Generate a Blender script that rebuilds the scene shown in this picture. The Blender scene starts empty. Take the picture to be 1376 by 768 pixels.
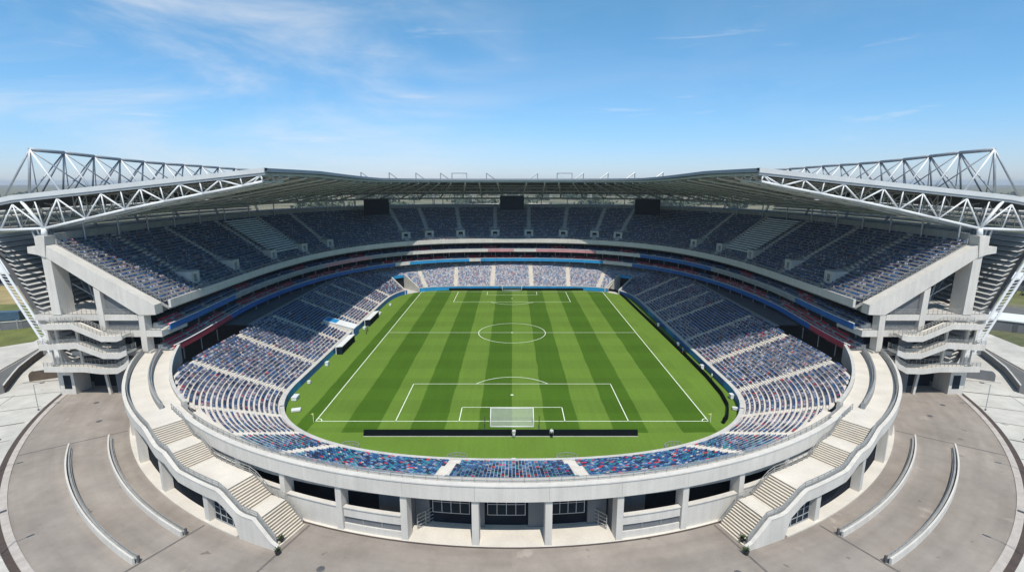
import bpy, math, random
import numpy as np
R_ = math.radians
random.seed(7)
rng = np.random.default_rng(7)
S = bpy.context.scene
COL = S.collection

# ------------------------------------------------------------------ materials
def nd(nt, t, **kw):
    n = nt.nodes.new(t)
    for k, v in kw.items():
        setattr(n, k, v)
    return n

def mat(name, col, rough=0.7, var=0.12, scale=0.35, metal=0.0, fine=0.06, fscale=6.0, streak=0.0, spec=0.4, bump=0.0, stain=None):
    m = bpy.data.materials.new(name); m.use_nodes = True
    nt = m.node_tree; L = nt.links
    b = nt.nodes['Principled BSDF']
    b.inputs['Roughness'].default_value = rough
    b.inputs['Metallic'].default_value = metal
    b.inputs['Specular IOR Level'].default_value = spec
    tc = nd(nt, 'ShaderNodeTexCoord')
    n1 = nd(nt, 'ShaderNodeTexNoise'); n1.inputs['Scale'].default_value = scale; n1.inputs['Detail'].default_value = 5
    n2 = nd(nt, 'ShaderNodeTexNoise'); n2.inputs['Scale'].default_value = fscale; n2.inputs['Detail'].default_value = 3
    L.new(tc.outputs['Object'], n1.inputs['Vector']); L.new(tc.outputs['Object'], n2.inputs['Vector'])
    def mr(src, lo, hi):
        q = nd(nt, 'ShaderNodeMapRange'); q.inputs['From Min'].default_value = .3; q.inputs['From Max'].default_value = .7
        q.inputs['To Min'].default_value = lo; q.inputs['To Max'].default_value = hi
        L.new(src, q.inputs['Value']); return q.outputs['Result']
    def mul(a, c):
        q = nd(nt, 'ShaderNodeMath', operation='MULTIPLY'); L.new(a, q.inputs[0]); L.new(c, q.inputs[1]); return q.outputs[0]
    f = mul(mr(n1.outputs['Fac'], 1-var, 1+var), mr(n2.outputs['Fac'], 1-fine, 1+fine))
    if streak > 0:
        mp = nd(nt, 'ShaderNodeMapping'); mp.inputs['Scale'].default_value = (1.6, 1.6, .12)
        L.new(tc.outputs['Object'], mp.inputs['Vector'])
        n3 = nd(nt, 'ShaderNodeTexNoise'); n3.inputs['Scale'].default_value = 1.0; n3.inputs['Detail'].default_value = 4
        L.new(mp.outputs['Vector'], n3.inputs['Vector'])
        f = mul(f, mr(n3.outputs['Fac'], 1-streak, 1+streak*.5))
    mx = nd(nt, 'ShaderNodeVectorMath', operation='SCALE'); mx.inputs[0].default_value = col
    L.new(f, mx.inputs['Scale'])
    out = mx.outputs['Vector']
    L.new(out, b.inputs['Base Color'])
    if bump > 0:
        bp = nd(nt, 'ShaderNodeBump'); bp.inputs['Strength'].default_value = bump; bp.inputs['Distance'].default_value = .05
        L.new(n2.outputs['Fac'], bp.inputs['Height']); L.new(bp.outputs['Normal'], b.inputs['Normal'])
    return m

M = {}
M['conc']   = mat('concrete', (.50, .485, .455), .85, .10, .5, streak=.10)
M['concw']  = mat('painted concrete', (.585, .555, .51), .75, .06, .3, streak=.085, fine=.04)
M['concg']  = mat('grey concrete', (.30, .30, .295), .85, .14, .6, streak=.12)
M['cream']  = mat('cream paving', (.60, .555, .49), .85, .08, .35, fine=.05)
M['stair']  = mat('stair stone', (.60, .55, .47), .85, .08, .8)
M['riser']  = mat('stair riser', (.30, .26, .215), .9, .1, 1.)
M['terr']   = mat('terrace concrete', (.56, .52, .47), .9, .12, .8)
M['white']  = mat('white painted steel', (.68, .69, .70), .45, .05, 1.0, spec=.5)
M['steel']  = mat('galvanised steel', (.36, .38, .40), .5, .10, 1.5, metal=.35)
M['trussg'] = mat('grey painted truss', (.47, .48, .45), .55, .10, 1.0)
M['dsteel'] = mat('dark steel', (.10, .105, .11), .55, .15, 1.0, metal=.2)
M['rail']   = mat('railing steel', (.33, .335, .33), .5, .15, 2., metal=.3)
M['roofed'] = mat('roof edge sheet', (.25, .28, .32), .5, .08, .5, metal=.2)
M['roofw']  = mat('pale roof fascia', (.55, .565, .57), .5, .06, .4)
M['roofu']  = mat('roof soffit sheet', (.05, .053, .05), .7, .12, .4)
M['louv']   = mat('louvre slat', (.50, .50, .49), .6, .22, .25)
M['dark']   = mat('dark interior', (.014, .017, .024), .9, .3, .3, spec=.1)  # near-black colour stands in for shade inside openings and recesses
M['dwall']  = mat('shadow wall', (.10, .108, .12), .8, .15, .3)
M['gwall']  = mat('grey block wall', (.155, .16, .17), .8, .08, .3, streak=.08)
M['blue']   = mat('blue panel', (.02, .12, .36), .5, .15, .5)
M['lblue']  = mat('light blue panel', (.02, .24, .50), .5, .15, .5)
M['redp']   = mat('red panel', (.42, .06, .08), .5, .15, .5)
M['black']  = mat('black board', (.004, .006, .008), .7, .2, .5, spec=.06)
M['screen'] = mat('screen glass', (.005, .007, .010), .4, .1, .5, spec=.12)
M['glass']  = mat('glazing', (.008, .016, .027), .5, .2, .4, spec=.12)
M['kerb']   = mat('kerb stone', (.42, .375, .34), .85, .12, 1.)
M['drain']  = mat('slot drain', (.07, .052, .045), .9, .2, 1.)
M['joint']  = mat('joint filler', (.13, .115, .105), .9, .15, 1.)
M['rubber'] = mat('dark rubber', (.03, .03, .032), .8)
M['line']   = mat('field line paint', (.72, .76, .62), .9, .10, 1.5)
M['yellow'] = mat('yellow flag', (.75, .70, .08), .7)
M['hedge']  = mat('hedge leaf', (.045, .075, .025), .9, .35, .8)
M['bark']   = mat('bark', (.10, .075, .05), .9)
M['contb']  = mat('blue container', (.06, .11, .17), .6, .2, .5)
M['roofwh'] = mat('white sheet roof', (.70, .71, .70), .6, .06, .3)
M['rust']   = mat('brown earth wall', (.10, .075, .055), .95, .25, .6)
M['pink']   = mat('faded pink panel', (.50, .25, .27), .6, .15, .5)
M['net']    = None
M['tarp']   = mat('pale seat cover', (.62, .66, .65), .6, .08, .5)
SEATC = [('navy', (.018, .032, .085)), ('blue', (.028, .10, .26)), ('lavender', (.40, .385, .45)), ('red', (.50, .035, .065)),
         ('teal', (.03, .22, .28)), ('white', (.56, .56, .58)), ('pale blue', (.15, .27, .44)), ('slate', (.085, .095, .14)), ('dusk', (.17, .175, .235)), ('rose', (.36, .17, .21))]
SEATM = [mat(n+' seat plastic', c, .5, .10, .8) for n, c in SEATC]

def net_mat(name, col, alpha):
    m = bpy.data.materials.new(name); m.use_nodes = True; nt = m.node_tree
    b = nt.nodes['Principled BSDF']; b.inputs['Base Color'].default_value = (*col, 1); b.inputs['Roughness'].default_value = .8
    tc = nd(nt, 'ShaderNodeTexCoord'); n = nd(nt, 'ShaderNodeTexNoise'); n.inputs['Scale'].default_value = 1.5
    nt.links.new(tc.outputs['Object'], n.inputs['Vector'])
    q = nd(nt, 'ShaderNodeMapRange'); q.inputs['To Min'].default_value = alpha*.8; q.inputs['To Max'].default_value = alpha*1.2
    nt.links.new(n.outputs['Fac'], q.inputs['Value']); nt.links.new(q.outputs['Result'], b.inputs['Alpha'])
    return m
M['net'] = net_mat('goal net mesh', (.75, .78, .74), .22)
M['mesh'] = net_mat('railing mesh infill', (.40, .40, .39), .55)

# ------------------------------------------------------------------ mesh builder
class MB:
    def __init__(s): s.v = []; s.f = []; s.mi = []; s.cur = 0
    def add(s, vs, fs, mi=None):
        o = len(s.v); s.v += [tuple(p) for p in vs]
        for f in fs: s.f.append(tuple(i+o for i in f)); s.mi.append(s.cur if mi is None else mi)
    def quad(s, a, b, c, d, mi=None): s.add([a, b, c, d], [(0, 1, 2, 3)], mi)
    def box(s, x0, x1, y0, y1, z0, z1, mi=None):
        vs = [(x, y, z) for z in (z0, z1) for y in (y0, y1) for x in (x0, x1)]
        s.add(vs, [(0, 2, 3, 1), (4, 5, 7, 6), (0, 1, 5, 4), (2, 6, 7, 3), (0, 4, 6, 2), (1, 3, 7, 5)], mi)
    def obox(s, c, ux, uy, hx, hy, z0, z1, mi=None):
        c = np.array(c); ux = np.array(ux); uy = np.array(uy)
        vs = []
        for z in (z0, z1):
            for sy in (-1, 1):
                for sx in (-1, 1):
                    p = c + ux*sx*hx + uy*sy*hy; vs.append((p[0], p[1], z))
        s.add(vs, [(0, 2, 3, 1), (4, 5, 7, 6), (0, 1, 5, 4), (2, 6, 7, 3), (0, 4, 6, 2), (1, 3, 7, 5)], mi)
    def bar(s, p, q, w, h=None, n=4, mi=None):
        p = np.array(p, float); q = np.array(q, float); d = q-p; L = np.linalg.norm(d)
        if L < 1e-6: return
        d /= L; h = w if h is None else h
        up = np.array((0, 0, 1.)) if abs(d[2]) < .95 else np.array((0, 1., 0))
        a = np.cross(d, up); a /= np.linalg.norm(a); b = np.cross(a, d)
        vs = []
        for e in (p, q):
            for k in range(n):
                t = 2*math.pi*(k+.5)/n
                sc = 1/math.cos(math.pi/n) if n == 4 else 1
                vs.append(e + a*math.cos(t)*w/2*sc + b*math.sin(t)*h/2*sc)
        fs = [(k, (k+1) % n, n+(k+1) % n, n+k) for k in range(n)] + [tuple(range(n))[::-1], tuple(range(n, 2*n))]
        s.add(vs, fs, mi)
    def tube(s, p, q, r, n=7, mi=None): s.bar(p, q, 2*r, 2*r, n, mi)
    def sweep(s, secs, closed=True, caps=True, mi=None):
        n = len(secs[0]); vs = [p for q in secs for p in q]; fs = []
        for i in range(len(secs)-1):
            for k in range(n if closed else n-1):
                k2 = (k+1) % n
                fs.append((i*n+k, i*n+k2, (i+1)*n+k2, (i+1)*n+k))
        if caps and closed:
            fs.append(tuple(range(n))[::-1]); fs.append(tuple(range((len(secs)-1)*n, len(secs)*n)))
        s.add(vs, fs, mi)
    def prism_y(s, poly, y0, y1, mi=None):          # polygon in x,z
        s.sweep([[(x, y0, z) for x, z in poly], [(x, y1, z) for x, z in poly]], mi=mi)
    def prism_z(s, poly, z0, z1, mi=None):
        s.sweep([[(x, y, z0) for x, y in poly], [(x, y, z1) for x, y in poly]], mi=mi)
    def build(s, name, mats, parent=None, smooth=False):
        me = bpy.data.meshes.new(name)
        me.from_pydata([tuple(map(float, p)) for p in s.v], [], s.f)
        if not isinstance(mats, (list, tuple)): mats = [mats]
        for m in mats: me.materials.append(m)
        if len(mats) > 1: me.polygons.foreach_set('material_index', np.array(s.mi, dtype=np.int32))
        if smooth: me.polygons.foreach_set('use_smooth', np.ones(len(s.f), dtype=bool))
        me.update()
        o = bpy.data.objects.new(name, me); COL.objects.link(o)
        if parent:
            o.parent = parent
            o.matrix_parent_inverse = parent.matrix_world.inverted() if False else o.matrix_parent_inverse
            o.location = tuple(-c for c in parent.location) if parent.get('_abs') else (0, 0, 0)
        return o

def thing(name, label, cat, loc=(0, 0, 0), group=None, rz=0):
    o = bpy.data.objects.new(name, None); COL.objects.link(o); o.location = loc; o.rotation_euler = (0, 0, rz)
    o['label'] = label; o['category'] = cat
    if group: o['group'] = group
    return o
def tag(o, label, cat, group=None):
    o['label'] = label; o['category'] = cat
    if group: o['group'] = group
    return o
def struct(o): o['kind'] = 'structure'; return o

SIDE = {-1: 'left', 1: 'right'}

# ------------------------------------------------------------------ plan curves
CY0 = -10.3                                   # centre of the round near end
def ring(phi, R, z): return (-R*math.sin(R_(phi)), CY0 - R*math.cos(R_(phi)), z)
def arcs(p0, p1, step=1.0):
    n = max(2, int(abs(p1-p0)/step)+1); return [p0+(p1-p0)*i/(n-1) for i in range(n)]
def ringsweep(mb, p0, p1, prof, step=1.0, mi=None):
    mb.sweep([[ring(p, r, z) for r, z in prof] for p in arcs(p0, p1, step)], mi=mi)

def sup(t, a, b, n):
    c, s = math.cos(t), math.sin(t)
    return a*abs(c)**(2/n)*(1 if c >= 0 else -1), b*abs(s)**(2/n)*(1 if s >= 0 else -1)

def resample(P, step):
    P = np.array(P); d = np.r_[0, np.cumsum(np.linalg.norm(np.diff(P, axis=0), axis=1))]
    n = int(round(d[-1]/step))+1; q = np.linspace(0, d[-1], n)
    return np.c_[np.interp(q, d, P[:, 0]), np.interp(q, d, P[:, 1])]
def normals(P, closed=False):
    if closed: T = np.roll(P, -1, 0)-np.roll(P, 1, 0)
    else: T = np.gradient(P, axis=0)
    T /= np.linalg.norm(T, axis=1)[:, None]
    return np.c_[-T[:, 1], T[:, 0]]            # left of travel direction

# front wall of the lower tier: closed loop, clockwise seen from above (start at near centre, going left)
pts = []
for t in np.linspace(math.pi/2, 0, 160): x, y = sup(t, 42.7, 28.8, 2.4); pts.append((-x, -38-y))
for y in np.linspace(-37.5, 20, 60): pts.append((-42.7, y))
for t in np.linspace(0.003, math.pi/2, 160): x, y = sup(t, 42.7, 36, 4.5); pts.append((-x, 20+y))
half = pts
full = half + [(-x, y) for x, y in half[::-1]][1:]
FR = resample(full, 1.0)[:-1]
FN = normals(FR, True)
if np.dot(FN[0], (0, -1)) < 0: FN = -FN
NF = len(FR)
def fnear(x, y): return int(np.argmin((FR[:, 0]-x)**2+(FR[:, 1]-y)**2))

ROW, RISE, Z0, NROW = .76, .305, 1.35, 22
RLIM = 69.7
def omax_of(i):
    p, n = FR[i], FN[i]
    if p[1] > -20: return 99.
    lo, hi = 0, 40
    for _ in range(30):
        m = (lo+hi)/2; q = p+n*m
        fi = math.degrees(math.atan2(abs(q[0]), CY0-q[1]))
        if math.hypot(q[0], q[1]-CY0) < RLIM+1.6*min(1, max(0, (fi-40)/8)): lo = m
        else: hi = m
    return lo
OM = np.array([omax_of(i) for i in range(NF)])

# upper tier front edge (U, open towards the camera), left near end -> far -> right near end
def ucurve(a, b, n, step=2.0, y0=-37.6):
    P = [(-a, y) for y in np.linspace(y0, -15, 30)]
    P += [(-sup(t, a, b, n)[0], -15+sup(t, a, b, n)[1]) for t in np.linspace(.004, math.pi/2, 200)]
    P += [(-x, y) for x, y in P[::-1]][1:]
    P = resample(P, step); N = normals(P)
    if np.dot(N[0], (-1, 0)) < 0: N = -N
    return P, N
UP, UN = ucurve(66.7, 85, 2.6, 1.5)
UD = np.r_[0, np.cumsum(np.linalg.norm(np.diff(UP, axis=0), axis=1))]
def U(i, off): p = UP[i]+UN[i]*off; return p
def usweep(mb, prof, i0=0, i1=None, mi=None, stride=1):
    i1 = len(UP) if i1 is None else i1
    idx = list(range(i0, i1, stride))
    if idx[-1] != i1-1: idx.append(i1-1)
    mb.sweep([[(*U(i, o), z) for o, z in prof] for i in idx], mi=mi)
def unear(x, y): return int(np.argmin((UP[:, 0]-x)**2+(UP[:, 1]-y)**2))

# ------------------------------------------------------------------ seats
def seat_template():
    mb = MB()
    # pan
    w = .225
    mb.add([(-w, 0, .38), (w, 0, .38), (w, .42, .42), (-w, .42, .42), (-w, .02, .44), (w, .02, .44), (w, .40, .47), (-w, .40, .47)],
           [(4, 5, 6, 7), (3, 2, 6, 7), (0, 3, 7, 4), (1, 5, 6, 2)])
    # backrest
    mb.add([(-w, -.02, .40), (w, -.02, .40), (w, .05, .40), (-w, .05, .40), (-w*.9, -.13, .86), (w*.9, -.13, .86), (w*.9, -.07, .86), (-w*.9, -.07, .86)],
           [(0, 1, 5, 4), (2, 3, 7, 6), (4, 5, 6, 7), (0, 4, 7, 3), (1, 2, 6, 5)])
    return np.array(mb.v), np.array(mb.f)
TV, TF = seat_template()
TV = TV*np.array((.88, .68, .62))
def seats_mesh(name, pos, fwd, ci, wide=None):
    pos = np.asarray(pos, float); fwd = np.asarray(fwd, float); n = len(pos)
    rx = np.c_[fwd[:, 1], -fwd[:, 0]]
    sx = np.ones(n) if wide is None else np.asarray(wide)
    V = np.zeros((n, len(TV), 3))
    V[:, :, 0] = pos[:, 0:1] + rx[:, 0:1]*TV[None, :, 0]*sx[:, None] + fwd[:, 0:1]*TV[None, :, 1]
    V[:, :, 1] = pos[:, 1:2] + rx[:, 1:2]*TV[None, :, 0]*sx[:, None] + fwd[:, 1:2]*TV[None, :, 1]
    V[:, :, 2] = pos[:, 2:3] + TV[None, :, 2]
    F = (TF[None] + (np.arange(n)*len(TV))[:, None, None]).reshape(-1, 4)
    me = bpy.data.meshes.new(name)
    me.vertices.add(n*len(TV)); me.vertices.foreach_set('co', V.reshape(-1))
    nf = len(F); me.loops.add(nf*4); me.loops.foreach_set('vertex_index', F.reshape(-1).astype(np.int32))
    me.polygons.add(nf); me.polygons.foreach_set('loop_start', np.arange(0, nf*4, 4, dtype=np.int32))
    me.polygons.foreach_set('loop_total', np.full(nf, 4, dtype=np.int32))
    for m in SEATM: me.materials.append(m)
    me.polygons.foreach_set('material_index', np.repeat(np.asarray(ci, dtype=np.int32), len(TF)))
    me.update(); me.validate()
    o = bpy.data.objects.new(name, me); COL.objects.link(o); return o

def pick(w):
    ks = list(w); p = np.array([w[k] for k in ks], float); p /= p.sum()
    return [SEATN[k] for k in rng.choice(ks, p=p, size=1)][0]
SEATN = {n: i for i, (n, c) in enumerate(SEATC)}
MIX = {'side': dict(slate=.10, navy=.27, dusk=.18, lavender=.17, blue=.20, rose=.035, red=.015, **{'pale blue': .03}),
       'near': dict(blue=.36, navy=.25, **{'pale blue': .14}, teal=.12, red=.042, dusk=.06, lavender=.02),
       'far':  dict(lavender=.42, **{'pale blue': .22}, white=.10, blue=.08, rose=.04, dusk=.14),
       'blue': dict(navy=.5, blue=.5),
       'upper': dict(navy=.36, slate=.08, blue=.30, dusk=.10, lavender=.13, rose=.02)}
def wpick(kind, n):
    w = MIX[kind]; ks = [SEATN[k] for k in w]; p = np.array(list(w.values())); p = p/p.sum()
    return rng.choice(ks, p=p, size=n)
SP, SF, SC, SW = [], [], [], []              # all seats of the stuff object
IND = []                                     # (pos, fwd, colour, row) individually built seats

# ================================================================== GROUND
def ground_mat():
    m = bpy.data.materials.new('dry grassland'); m.use_nodes = True; nt = m.node_tree; L = nt.links
    b = nt.nodes['Principled BSDF']; b.inputs['Roughness'].default_value = .95; b.inputs['Specular IOR Level'].default_value = .1
    tc = nd(nt, 'ShaderNodeTexCoord')
    a = nd(nt, 'ShaderNodeTexNoise'); a.inputs['Scale'].default_value = .018; a.inputs['Detail'].default_value = 8
    c = nd(nt, 'ShaderNodeTexNoise'); c.inputs['Scale'].default_value = .6; c.inputs['Detail'].default_value = 6
    L.new(tc.outputs['Object'], a.inputs['Vector']); L.new(tc.outputs['Object'], c.inputs['Vector'])
    r = nd(nt, 'ShaderNodeValToRGB'); r.color_ramp.elements[0].position = .40; r.color_ramp.elements[0].color = (.105, .115, .06, 1)
    r.color_ramp.elements[1].position = .56; r.color_ramp.elements[1].color = (.20, .18, .125, 1)
    L.new(a.outputs['Fac'], r.inputs['Fac'])
    q = nd(nt, 'ShaderNodeMapRange'); q.inputs['From Min'].default_value = .3; q.inputs['From Max'].default_value = .7
    q.inputs['To Min'].default_value = .75; q.inputs['To Max'].default_value = 1.2; L.new(c.outputs['Fac'], q.inputs['Value'])
    v = nd(nt, 'ShaderNodeVectorMath', operation='SCALE'); L.new(r.outputs['Color'], v.inputs[0]); L.new(q.outputs['Result'], v.inputs['Scale'])
    L.new(v.outputs['Vector'], b.inputs['Base Color'])
    return m
def plaza_mat(name, base, tint, polar):
    m = bpy.data.materials.new(name); m.use_nodes = True; nt = m.node_tree; L = nt.links
    b = nt.nodes['Principled BSDF']; b.inputs['Roughness'].default_value = .9; b.inputs['Specular IOR Level'].default_value = .25
    tc = nd(nt, 'ShaderNodeTexCoord')
    def noise(scale, det, vec=None, rough=.55):
        n = nd(nt, 'ShaderNodeTexNoise'); n.inputs['Scale'].default_value = scale; n.inputs['Detail'].default_value = det; n.inputs['Roughness'].default_value = rough
        L.new(vec if vec is not None else tc.outputs['Object'], n.inputs['Vector']); return n.outputs['Fac']
    def rng_(src, lo, hi, f0=.3, f1=.7):
        q = nd(nt, 'ShaderNodeMapRange'); q.inputs['From Min'].default_value = f0; q.inputs['From Max'].default_value = f1
        q.inputs['To Min'].default_value = lo; q.inputs['To Max'].default_value = hi; L.new(src, q.inputs['Value']); return q.outputs['Result']
    def mul(a, c):
        q = nd(nt, 'ShaderNodeMath', operation='MULTIPLY'); L.new(a, q.inputs[0]); L.new(c, q.inputs[1]); return q.outputs[0]
    # polar coordinates: wheel and wash streaks that run round the building
    sp = nd(nt, 'ShaderNodeVectorMath', operation='SUBTRACT'); L.new(tc.outputs['Object'], sp.inputs[0]); sp.inputs[1].default_value = (0, CY0, 0)
    ln = nd(nt, 'ShaderNodeVectorMath', operation='LENGTH'); L.new(sp.outputs['Vector'], ln.inputs[0])
    sx = nd(nt, 'ShaderNodeSeparateXYZ'); L.new(sp.outputs['Vector'], sx.inputs[0])
    at = nd(nt, 'ShaderNodeMath', operation='ARCTAN2'); L.new(sx.outputs['X'], at.inputs[0]); L.new(sx.outputs['Y'], at.inputs[1])
    cb = nd(nt, 'ShaderNodeCombineXYZ'); L.new(ln.outputs['Value'], cb.inputs['X'])
    m6 = nd(nt, 'ShaderNodeMath', operation='MULTIPLY'); L.new(at.outputs[0], m6.inputs[0]); m6.inputs[1].default_value = 5
    L.new(m6.outputs[0], cb.inputs['Y'])
    f = mul(rng_(noise(.09, 6), .86, 1.12), rng_(noise(.55, 6, rough=.65), .93, 1.07))
    f = mul(f, rng_(noise(9., 2), .95, 1.05))
    if polar: f = mul(f, rng_(noise(.55, 4, cb.outputs['Vector']), .88, 1.10))
    # small dark spots and pale repair patches
    f = mul(f, rng_(noise(.42, 2), .60, 1.0, .27, .30))
    f = mul(f, rng_(noise(.16, 4), 1.0, 1.30, .655, .70))
    f = mul(f, rng_(noise(.22, 7, rough=.7), .90, 1.06, .36, .62))
    c1 = nd(nt, 'ShaderNodeMix', data_type='RGBA'); c1.inputs[6].default_value = (*base, 1); c1.inputs[7].default_value = (*tint, 1)
    L.new(rng_(noise(.12, 3), 0, 1), c1.inputs[0])
    v = nd(nt, 'ShaderNodeVectorMath', operation='SCALE'); L.new(c1.outputs[2], v.inputs[0]); L.new(f, v.inputs['Scale'])
    L.new(v.outputs['Vector'], b.inputs['Base Color'])
    return m

def sheet(name, poly, z, m):
    mb = MB(); mb.add([(x, y, z) for x, y in poly], [tuple(range(len(poly)))]); return struct(mb.build(name, m))
g = MB()
gx = [-6000, -2500, -900, -300, 300, 900, 2500, 6000]; gy = [-600, -150, 300, 900, 2500, 9000]
for i in range(len(gx)-1):
    for j in range(len(gy)-1):
        g.quad((gx[i], gy[j], -.02), (gx[i+1], gy[j], -.02), (gx[i+1], gy[j+1], -.02), (gx[i], gy[j+1], -.02))
struct(g.build('ground', ground_mat()))
pav_poly = [(-175, -200), (175, -200), (172, -60), (150, -26), (128, -12), (134, 20), (150, 70), (140, 150), (-140, 150), (-150, 70), (-134, 20), (-124, -8), (-134, -18), (-172, -60)]
sheet('paving', pav_poly, 0.0, plaza_mat('pale concrete paving', (.50, .475, .43), (.47, .455, .42), False))
sheet('asphalt_plaza', [ring(p, 92.0, 0)[:2] for p in np.linspace(-180, 180, 240)[:-1]], .008, plaza_mat('worn plaza asphalt', (.268, .230, .198), (.284, .250, .220), True))
mb = MB(); mb2 = MB()
ringsweep(mb, -100, 100, [(92.0, 0), (92.0, .10), (92.75, .10), (92.75, 0)], 1.)
struct(mb.build('kerb_ring', M['kerb']))
ringsweep(mb2, -100, 100, [(92.78, 0), (92.78, .016), (93.5, .016), (93.5, 0)], 1.)
struct(mb2.build('drain_channel', M['drain']))
mb = MB()
for p in (19.45, 28.2, 54.5, 75):
    for s in (-1, 1):
        a, b = (78.6 if p > 28 else 72.9), 91.9
        if p < 20: a = 73.4
        if p > 70: a = 85
        w = .14
        u = np.array(ring(s*p, 1, 0)[:2])-np.array((0, CY0)); t = np.array((-u[1], u[0]))
        A = np.array((0, CY0))+u*a; B = np.array((0, CY0))+u*b
        mb.add([(*(A-t*w), .014), (*(A+t*w), .014), (*(B+t*w), .014), (*(B-t*w), .014)], [(0, 1, 2, 3)])
struct(mb.build('asphalt_joints', M['joint']))
mb = MB()
k = 0
for p in np.arange(33, 92, 4.3):
    for s in (-1, 1):
        w = .11 if k % 3 else .2
        r0 = 94.2 if k % 2 else 93.6; k += 1
        u = np.array(ring(s*p, 1, 0)[:2])-np.array((0, CY0)); t = np.array((-u[1], u[0]))
        A = np.array((0, CY0))+u*r0; B = np.array((0, CY0))+u*(118 if p < 70 else 104)
        mb.add([(*(A-t*w), .006), (*(A+t*w), .006), (*(B+t*w), .006), (*(B-t*w), .006)], [(0, 1, 2, 3)])
for s in (-1, 1):
    for r, p0, p1 in ((101.5, 37, 72), (110, 40, 70)):
        ar = arcs(s*p0, s*p1, 1)
        for i in range(len(ar)-1):
            mb.quad(ring(ar[i], r-.06, .0075), ring(ar[i], r+.06, .0075), ring(ar[i+1], r+.06, .0075), ring(ar[i+1], r-.06, .0075))
struct(mb.build('paving_joints', M['joint']))

# pitch and its green surround
def turf():
    m = bpy.data.materials.new('mown striped turf'); m.use_nodes = True; nt = m.node_tree; L = nt.links
    b = nt.nodes['Principled BSDF']; b.inputs['Roughness'].default_value = .9; b.inputs['Specular IOR Level'].default_value = .15
    tc = nd(nt, 'ShaderNodeTexCoord'); sx = nd(nt, 'ShaderNodeSeparateXYZ'); 
    wob = nd(nt, 'ShaderNodeTexNoise'); wob.inputs['Scale'].default_value = .12; wob.inputs['Detail'].default_value = 3; L.new(tc.outputs['Object'], wob.inputs['Vector'])
    ws = nd(nt, 'ShaderNodeVectorMath', operation='SCALE'); ws.inputs['Scale'].default_value = .7; L.new(wob.outputs['Color'], ws.inputs[0])
    wa = nd(nt, 'ShaderNodeVectorMath', operation='ADD'); L.new(tc.outputs['Object'], wa.inputs[0]); L.new(ws.outputs['Vector'], wa.inputs[1])
    L.new(wa.outputs['Vector'], sx.inputs[0])
    def mth(op, a, c=None, d=None):
        q = nd(nt, 'ShaderNodeMath', operation=op)
        for i, v in enumerate((a, c, d)):
            if v is None: continue
            if isinstance(v, (int, float)): q.inputs[i].default_value = v
            else: L.new(v, q.inputs[i])
        return q.outputs[0]
    w = 68/12
    x = mth('ADD', sx.outputs['X'], -.35+200*w)
    fr = mth('FRACT', mth('DIVIDE', x, 2*w))
    tri = mth('ABSOLUTE', mth('SUBTRACT', fr, .5))            # 0.5 at edges .. 0 mid
    st = nd(nt, 'ShaderNodeMapRange'); st.inputs['From Min'].default_value = .245; st.inputs['From Max'].default_value = .255
    # stripe: first half light, second half dark
    st2 = nd(nt, 'ShaderNodeMapRange', interpolation_type='SMOOTHSTEP')
    sh = mth('ABSOLUTE', mth('SUBTRACT', mth('FRACT', mth('ADD', mth('DIVIDE', x, 2*w), .25)), .5))
    st2.inputs['From Min'].default_value = .242; st2.inputs['From Max'].default_value = .258; L.new(sh, st2.inputs['Value'])
    stripe = st2.outputs['Result']                            # 1 dark / 0 light
    inx = mth('LESS_THAN', mth('ABSOLUTE', mth('ADD', sx.outputs['X'], -.35)), 36.6)
    iny = mth('LESS_THAN', mth('ABSOLUTE', sx.outputs['Y']), 56.2)
    inn = mth('MULTIPLY', inx, iny)
    stripe = mth('MULTIPLY', stripe, inn)
    # faint cross mowing
    y = mth('FRACT', mth('DIVIDE', mth('ADD', sx.outputs['Y'], 203), 11.))
    cr = mth('MULTIPLY', mth('LESS_THAN', y, .5), inn)
    n1 = nd(nt, 'ShaderNodeTexNoise'); n1.inputs['Scale'].default_value = .10; n1.inputs['Detail'].default_value = 7; L.new(tc.outputs['Object'], n1.inputs['Vector'])
    n2 = nd(nt, 'ShaderNodeTexNoise'); n2.inputs['Scale'].default_value = 2.5; n2.inputs['Detail'].default_value = 5; L.new(tc.outputs['Object'], n2.inputs['Vector'])
    mp = nd(nt, 'ShaderNodeMapping'); mp.inputs['Scale'].default_value = (1.3, .05, 1); L.new(tc.outputs['Object'], mp.inputs['Vector'])
    n3 = nd(nt, 'ShaderNodeTexNoise'); n3.inputs['Scale'].default_value = 1.0; n3.inputs['Detail'].default_value = 4; L.new(mp.outputs['Vector'], n3.inputs['Vector'])
    mx = nd(nt, 'ShaderNodeMix', data_type='RGBA'); mx.inputs[6].default_value = (.113, .194, .026, 1); mx.inputs[7].default_value = (.054, .118, .008, 1)
    L.new(stripe, mx.inputs[0])
    f = mth('ADD', mth('MULTIPLY', n1.outputs['Fac'], .36), .82)
    f = mth('MULTIPLY', f, mth('ADD', mth('MULTIPLY', n2.outputs['Fac'], .34), .83))
    f = mth('MULTIPLY', f, mth('ADD', mth('MULTIPLY', n3.outputs['Fac'], .24), .88))
    f = mth('MULTIPLY', f, mth('SUBTRACT', 1.0, mth('MULTIPLY', cr, .09)))
    v = nd(nt, 'ShaderNodeVectorMath', operation='SCALE'); L.new(mx.outputs[2], v.inputs[0]); L.new(f, v.inputs['Scale'])
    L.new(v.outputs['Vector'], b.inputs['Base Color'])
    return m
sheet('pitch', [tuple(p) for p in FR], .030, turf())
mb = MB(); zl = .042; lw = .075
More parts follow.
